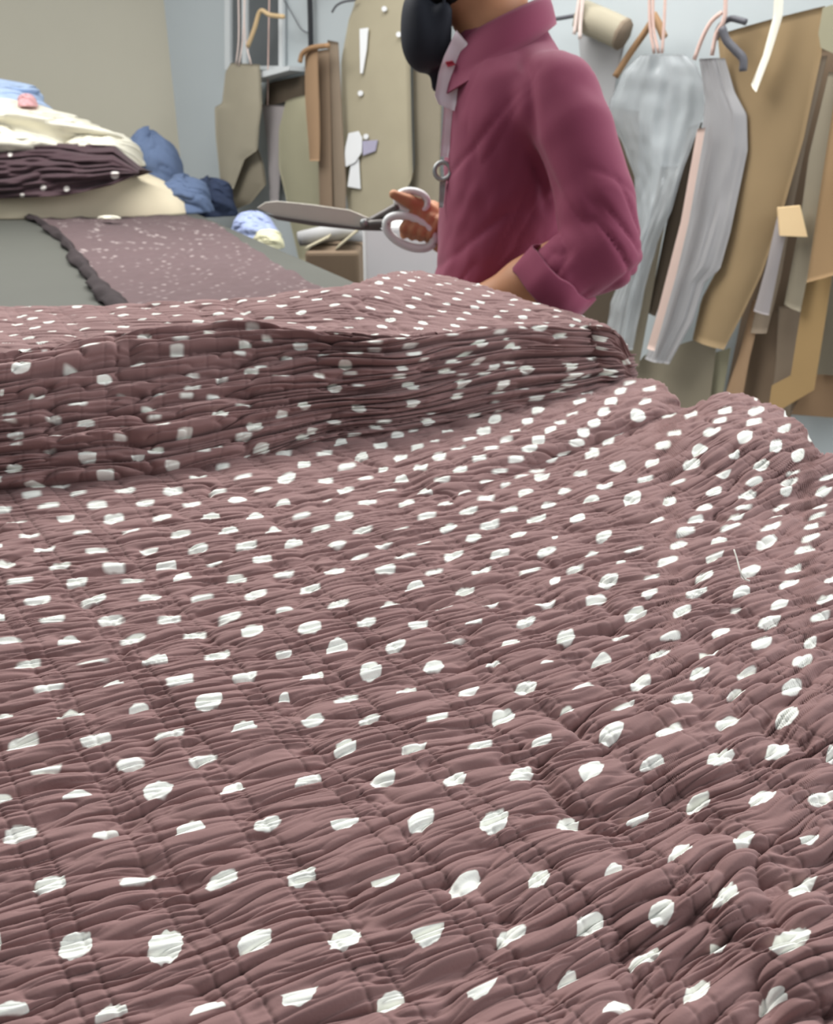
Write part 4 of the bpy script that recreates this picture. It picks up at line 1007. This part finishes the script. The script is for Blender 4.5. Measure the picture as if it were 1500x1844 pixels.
# near arm: upper arm inside the sleeve, bare forearm, hand resting on the table edge
f.chain([nl_sh, S1, S2, nl_elbow, nl_wrist], [0.042, 0.041, 0.040, 0.041, 0.030], 0.008)
f.capsule(nl_elbow * 0.75 + nl_wrist * 0.25, nl_elbow * 0.5 + nl_wrist * 0.5, 0.043, 0.040, 0.02)
hd = nl_wrist + np.array([-0.055, 0.01, -0.014])
f.capsule(nl_wrist, hd, 0.026, 0.024, 0.01)
f.ellipsoid(hd, (0.042, 0.038, 0.017), 0.012)
for i, (dy, ln) in enumerate(((-0.030, 0.062), (-0.010, 0.074), (0.010, 0.070), (0.029, 0.055))):
    a = hd + np.array([-0.034, dy, 0.004]); b = a + np.array([-ln * 0.55, dy * 0.15, 0.004]); c = b + np.array([-ln * 0.45, dy * 0.05, -0.012])
    f.chain([a, b, c], [0.0098, 0.009, 0.0078], 0.004)
a = hd + np.array([0.010, -0.030, 0.0]); f.chain([a, a + (-0.030, -0.024, 0.0), a + (-0.055, -0.028, -0.006)], [0.013, 0.0105, 0.009], 0.006)
# far arm, hand closed on the shears
f.chain([fr_sh, fr_elbow, fr_wrist], [0.046, 0.040, 0.027], 0.012)
palm = W(780, 404, 1.606)
f.capsule(fr_wrist, palm, 0.026, 0.026, 0.012)
f.ellipsoid(palm + (-0.004, 0, 0.006), (0.030, 0.022, 0.036), 0.012)
for i in range(4):
    q = [W(754 + 15 * i, 380 + 4 * i, 1.592), W(743 + 16 * i, 384 + 4 * i, 1.566), W(726 + 16 * i, 411 + 4 * i, 1.556), W(727 + 15 * i, 424 + 3 * i, 1.574)]
    r = (0.0086, 0.0090, 0.0086, 0.0076)[i]
    f.chain(q, [r * 1.08, r, r * 0.95, r * 0.85], 0.0015)
q = [W(784, 388, 1.590), W(762, 372, 1.575), W(736, 362, 1.560), W(708, 350, 1.552)]
f.chain(q, [0.015, 0.0125, 0.0110, 0.0085], 0.005)
V, F = f.mesh(2)
body = link('body', make_mesh('body', V, F), M_SKIN, man)

# eyes, beard, hair
for sd in (-1, 1):
    bm_c = hc + (-0.083, sd * 0.032, 0.010)
    g = Field(bm_c - 0.014, bm_c + 0.014, 0.0022); g.ellipsoid(bm_c, (0.0095, 0.0105, 0.0062), 0)
    v_, f_ = g.mesh(1); link('eye', make_mesh('eye', v_, f_), mat('eye_dark', (40, 30, 26), 0.2, 0.0), man)
g = Field(hc + (-0.125, -0.09, -0.15), hc + (0.06, 0.09, 0.0), 0.0042)
g.ellipsoid(hc + (-0.053, 0, -0.100), (0.039, 0.040, 0.034), 0.01)
g.ellipsoid(hc + (-0.030, 0, -0.075), (0.062, 0.0615, 0.056), 0.01)
g.ellipsoid(hc + (-0.092, 0, -0.046), (0.012, 0.030, 0.007), 0.006)
g.ellipsoid(hc + (-0.095, 0, -0.020), (0.055, 0.050, 0.046), 0, cut=True)
g.ellipsoid(hc + (-0.100, 0, -0.064), (0.016, 0.024, 0.011), 0, cut=True)
v_, f_ = g.mesh(1); nn_ = vnormals(v_, f_); v_ = v_ + nn_ * (0.002 * noise(v_[:, 0] * 300 + v_[:, 1] * 90, v_[:, 2] * 260, 5))[:, None]
link('beard', make_mesh('beard', v_, f_), M_HAIR, man)
g = Field(hc + (-0.12, -0.12, -0.10), hc + (0.15, 0.12, 0.16), 0.0045)
g.ellipsoid(hc + (0.018, 0, 0.028), (0.106, 0.085, 0.104), 0.01)
g.ellipsoid(hc + (-0.120, 0, -0.060), (0.110, 0.11, 0.110), 0, cut=True)
g.ellipsoid(hc + (0.00, 0, -0.115), (0.085, 0.12, 0.075), 0, cut=True)
v_, f_ = g.mesh(1); nn_ = vnormals(v_, f_); v_ = v_ + nn_ * (0.004 * noise(v_[:, 0] * 120, v_[:, 1] * 120 + v_[:, 2] * 60, 6))[:, None]
link('hair', make_mesh('hair', v_, f_), M_HAIR, man)

# shirt
s = Field((-0.03, 1.08, 0.70), (0.46, 1.90, 1.40), 0.005)
s.column([(0.72, 0.160, 0.122, 0.165), (0.84, 0.156, 0.122, 0.165), (0.95, 0.150, 0.121, 0.150), (1.05, 0.151, 0.114, 0.150), (1.13, 0.153, 0.110, 0.156), (1.20, 0.154, 0.105, 0.164), (1.26, 0.152, 0.094, 0.150), (1.295, 0.142, 0.078, 0.092), (1.325, 0.130, 0.068, 0.072)], YC, 0.0)
s.chain([S0, S1, S2, S3], [0.058, 0.057, 0.056, 0.057], 0.008)
s.capsule(S3, S4, 0.057, 0.056, 0.010)
s.capsule(W(932, 130, YC - 0.02), S0, 0.050, 0.054, 0.03)
s.chain([fr_sh, fr_elbow, fr_elbow * 0.55 + fr_wrist * 0.45], [0.066, 0.056, 0.050], 0.02)
s.capsule((0.14, YC + 0.05, 1.265), fr_sh, 0.055, 0.062, 0.03)
# rolled cuff stands a little proud; the sleeve ends there
ax = W(945, 570, 1.24) - S4; ax = ax / np.linalg.norm(ax)
V, F = s.mesh(2)
N = vnormals(V, F)
x, y, z = V.T
tors = np.exp(-np.clip((np.abs(y - YC) - 0.15) / 0.03, 0, 9) ** 2)
# folds: drags from the armpit forward and down, and rucks at the elbow
d1 = noise((z * 0.80 - x * 0.95) * 17 + 2, (z * 0.9 + x * 0.6) * 3.5 + 0.5 * y * 3, 401)
d2 = noise((z * 0.55 - x * 1.1) * 34 + 7, (z + x) * 6, 402)
fold = (-0.0050 * np.exp(-np.abs(d1) / 0.20) - 0.003 * np.exp(-np.abs(d2) / 0.25) + 0.0015 * noise(x * 60, z * 40 + y * 30, 405)) * (0.35 + 0.65 * smooth(1.24, 1.12, z))
t_arm = np.clip(((V - S1) @ (S3 - S1)) / ((S3 - S1) @ (S3 - S1)), 0, 1)
arm_d = np.linalg.norm(V - (S1 + t_arm[:, None] * (S3 - S1)), axis=1)
on_arm = np.exp(-np.clip((arm_d - 0.062) / 0.012, 0, 9) ** 2)
ela = np.exp(-(np.linalg.norm(V - S3, axis=1) / 0.085) ** 4)
ruck = noise(((V - S3) @ np.array([0.8, 0, 0.6])) * 42, ((V - S3) @ np.array([-0.6, 0, 0.8])) * 12, 403)
disp = fold * (1 - on_arm) + on_arm * (-0.003 * np.exp(-np.abs(noise(z * 16 + x * 9, x * 8 + y * 4, 404)) / 0.2)) + ela * (-0.009 * np.exp(-np.abs(ruck) / 0.22))
xg = np.interp(z, [1.02, 1.11, 1.17, 1.27], [0.205, 0.188, 0.161, 0.151])
disp = disp - 0.007 * np.exp(-((x - xg) / 0.008) ** 2) * smooth(1.38, 1.33, y) * smooth(1.06, 1.12, z) * smooth(1.30, 1.26, z)
V = V + N * disp[:, None]
shirt = link('shirt', make_mesh('shirt', V, F), M_SHIRT, man)
# cuff ring
def ring(name, c, axis, r, wdt, th, m, parent, wob=0.003, seed=1):
    axis = np.array(axis) / np.linalg.norm(axis)
    u = np.cross(axis, (0, 1, 0.2)); u /= np.linalg.norm(u); v = np.cross(axis, u)
    nu = 72; prof = [(0, -wdt / 2), (th, -wdt / 2 + th * 0.5), (th * 1.15, 0), (th, wdt / 2 - th * 0.5), (0, wdt / 2), (-th * 0.6, wdt * 0.3), (-th * 0.6, -wdt * 0.3)]
    P = []
    for pr, pa in prof:
        an = np.linspace(0, 2 * math.pi, nu, endpoint=False)
        rr = r + pr + wob * noise(an * 1.9, pr * 80 + 3, seed)
        P.append(np.array(c) + np.outer(rr * np.cos(an), u) + np.outer(rr * np.sin(an), v) + axis * (pa + wob * noise(an * 2.5, 2, seed + 1))[:, None])
    P = np.array(P); np_, n_ = P.shape[:2]
    i = np.arange(np_ * n_).reshape(np_, n_); j = np.roll(i, -1, 1); i2 = np.roll(i, -1, 0); j2 = np.roll(j, -1, 0)
    Fq = np.stack([i, j, j2, i2], -1).reshape(-1, 4)
    return link(name, make_mesh(name, P, Fq), m, parent)
ring('rolled_cuff', S4 + ax * 0.016, ax, 0.0555, 0.044, 0.0045, M_SHIRT, shirt, 0.004, 5)
# collar: stand and fall round the neck, points at the front
nu = 61
an = np.linspace(math.radians(-146), math.radians(146), nu)
cs, sn = np.cos(an), np.sin(an)
back = 0.5 + 0.5 * cs
ccx, ccy = 0.134, YC
zt_ = 1.306 + 0.060 * back ** 1.0
prof = []
fr = 1 - back
for k, (ro, dz) in enumerate(((0.000, -0.040), (0.001, -0.015), (0.003, 0.0), (0.008, 0.004), (0.013, -0.002), (0.020, -0.018), (0.028, -0.042), (0.033, -0.060))):
    ext = 1 + (0.35 * fr ** 3 if k > 4 else 0)
    ext = ext * (1 - 0.45 * back ** 2)
    rx = 0.060 + ro * ext; ry = 0.070 + ro * ext * 1.35
    prof.append(np.stack([ccx + rx * cs - (0.004 * fr * (k > 4)), ccy + ry * sn, zt_ + dz * ext], 1))
P = np.array(prof)
Nn = grid_normals(P)
solid_sheet('collar', P, Nn, 0.003, M_SHIRT, shirt)
# trousers and shoes, out of sight behind the table
g = Field((-0.02, 1.22, 0.06), (0.34, 1.72, 0.86), 0.008)
g.ellipsoid((0.155, YC, 0.80), (0.115, 0.155, 0.10), 0.03)
for sd in (-1, 1):
    g.chain([(0.155, YC + sd * 0.085, 0.78), (0.145, YC + sd * 0.095, 0.47), (0.165, YC + sd * 0.10, 0.09)], [0.085, 0.064, 0.055], 0.03)
v_, f_ = g.mesh(2); link('trousers', make_mesh('trousers', v_, f_), M_TROUSER, man)
for sd in (-1, 1):
    c0 = np.array([0.12, YC + sd * 0.10, 0.0])
    g = Field(c0 + (-0.17, -0.06, -0.01), c0 + (0.13, 0.06, 0.13), 0.006)
    g.capsule(c0 + (0.05, 0, 0.04), c0 + (-0.10, 0, 0.034), 0.040, 0.034, 0.02); g.capsule(c0 + (0.05, 0, 0.05), c0 + (0.045, 0, 0.095), 0.042, 0.040, 0.02)
    v_, f_ = g.mesh(1); v_[:, 2] = np.maximum(v_[:, 2], 0.001)
    link('shoe', make_mesh('shoe', v_, f_), M_SHOE, man)

# black face mask pulled down under the chin
g = Field(W(762, 60, YC) - 0.11, W(762, 60, YC) + 0.11, 0.004)
mc = W(764, 66, YC - 0.01)
g.ellipsoid(mc, (0.036, 0.052, 0.050), 0.01)
g.ellipsoid(W(752, 22, YC - 0.01), (0.022, 0.040, 0.032), 0.015)
g.capsule(W(790, 90, YC - 0.035), W(800, 20, YC - 0.05), 0.018, 0.012, 0.015)
g.capsule(W(786, 100, YC), W(784, 160, YC), 0.011, 0.006, 0.012)
v_, f_ = g.mesh(2)
M_MASK = mat('black_mask_cloth', (36, 39, 48), 0.75, 0.1, 40)
mk = link('face_mask', make_mesh('face_mask', v_, f_), M_MASK, man)
earp = hc + (0.012, -0.082, 0.004)
Vt, Ft = tube_data(spline([W(798, 30, YC - 0.055), W(806, -30, YC - 0.062), earp + (0.0, -0.004, 0.03), earp + (0.022, -0.003, 0.01)], 18), 0.002, 6)
link('ear_loop', make_mesh('ear_loop', Vt, Ft), M_MASK, mk)

# measuring tape hung round the neck
def strip_y(name, left, right, y, th, m, parent=None, dy=0.0):
    nr = 40; L = resample(left, nr); R = resample(right, nr); u = np.linspace(0, 1, 5)[None, :]
    px = L[:, :1] + (R[:, :1] - L[:, :1]) * u; py = L[:, 1:] + (R[:, 1:] - L[:, 1:]) * u
    t = np.linspace(0, 1, nr)[:, None]
    P = at_y(px, py, y + dy * t + 0.004 * noise(t * 4, 3, 7))
    Nn = grid_normals(P); Nn *= -np.sign(Nn[..., 1:2])
    return solid_sheet(name, P, Nn, th, m, parent)
M_TAPE = mat('pinkish_white_tape', (244, 230, 238), 0.6, 0.04)
tape = empty('neck_tape', W(800, 200, 1.43)); tag(tape, 'pinkish white tape hanging from the neck down the shirt front', 'tape')
strip_y('broad_end', [(822, 54), (800, 100), (790, 130), (783, 172), (790, 188)], [(842, 78), (834, 108), (824, 140), (826, 168), (818, 200)], 1.400, 0.002, M_TAPE, tape)
strip_y('band', [(800, 178), (797, 230), (793, 282)], [(822, 178), (815, 230), (807, 284)], 1.415, 0.002, M_TAPE, tape, 0.0)
strip_y('red_line', [(802, 112), (806, 120)], [(815, 110), (820, 116)], 1.396, 0.002, mat('red_mark', (196, 70, 90), 0.7), tape)
cr_ = W(797, 308, 1.41)
V, F = tube_data([cr_ + 0.0125 * np.array([math.cos(a), 0.15 * math.sin(a), math.sin(a)]) for a in np.linspace(0, 2 * math.pi, 28)], 0.0035, 8, False)
link('ring', make_mesh('ring', V, F), M_STEEL, tape)
strip_y('tail', [(792, 322), (790, 374)], [(804, 322), (798, 374)], 1.41, 0.002, K['grey'], tape)

# big tailor's shears held in the far hand
M_BLADE = mat('worn_steel_blade', (232, 228, 216), 0.5, 0.06, 30)
M_BLADED = mat('dark_steel_blade', (112, 108, 106), 0.45, 0.08, 30, metal=0.5)
M_GRIP = mat('pale_painted_handle', (232, 236, 236), 0.4, 0.05, 20)
shears = empty('tailor_shears', W(655, 404, 1.57)); tag(shears, 'large steel tailor shears with pale handles held in the hand', 'shears')
def plate(name, pts, y, th, m, dy=0.0):
    p = np.array(pts, float); Q = np.array([at_y(a, b, y) for a, b in p])
    n = np.array([0, 1.0, 0])
    V, F = prism(Q - n * th / 2, Q + n * th / 2)
    o = link(name, make_mesh(name, V, F, smooth_shade=False), m, shears)
    bv = o.modifiers.new('bev', 'BEVEL'); bv.width = 0.0012; bv.segments = 2
    return o
plate('blade', [(463, 374), (478, 364), (500, 362), (560, 368), (630, 378), (664, 392), (668, 410), (640, 409), (560, 399), (500, 390)], 1.575, 0.004, M_BLADE)
plate('blade', [(474, 384), (500, 389), (560, 398), (640, 408), (684, 410), (690, 416), (650, 415), (560, 406), (500, 396)], 1.568, 0.004, M_BLADED)
pv = W(655, 402, 1.562)
V, F = tube_data([pv, pv + np.array([0, 0.022, 0])], 0.007, 12); link('pivot_screw', make_mesh('pivot_screw', V, F), M_STEEL, shears)
def loop(name, cx, cy, rx, ry, tilt, y, r, m):
    pts = []
    for a in np.linspace(0, 2 * math.pi, 36):
        u, v = rx * math.cos(a), ry * math.sin(a)
        pts.append(at_y(cx + u * math.cos(tilt) - v * math.sin(tilt), cy + u * math.sin(tilt) + v * math.cos(tilt), y))
    V, F = tube_data(pts, r, 10, False)
    return link(name, make_mesh(name, V, F), m, shears)
loop('handle_loop', 738, 418, 46, 25, 0.42, 1.560, 0.0078, M_GRIP)
loop('handle_loop', 742, 362, 28, 18, 0.15, 1.566, 0.0062, M_GRIP)
V, F = tube_data(spline([W(664, 404, 1.57), W(685, 402, 1.566), W(702, 402, 1.56)], 8), [0.008] * 8, 8); link('shank', make_mesh('shank', V, F), M_BLADED, shears)
V, F = tube_data(spline([W(664, 400, 1.575), W(690, 386, 1.57), W(718, 370, 1.566)], 8), [0.007] * 8, 8); link('shank', make_mesh('shank', V, F), M_BLADED, shears)
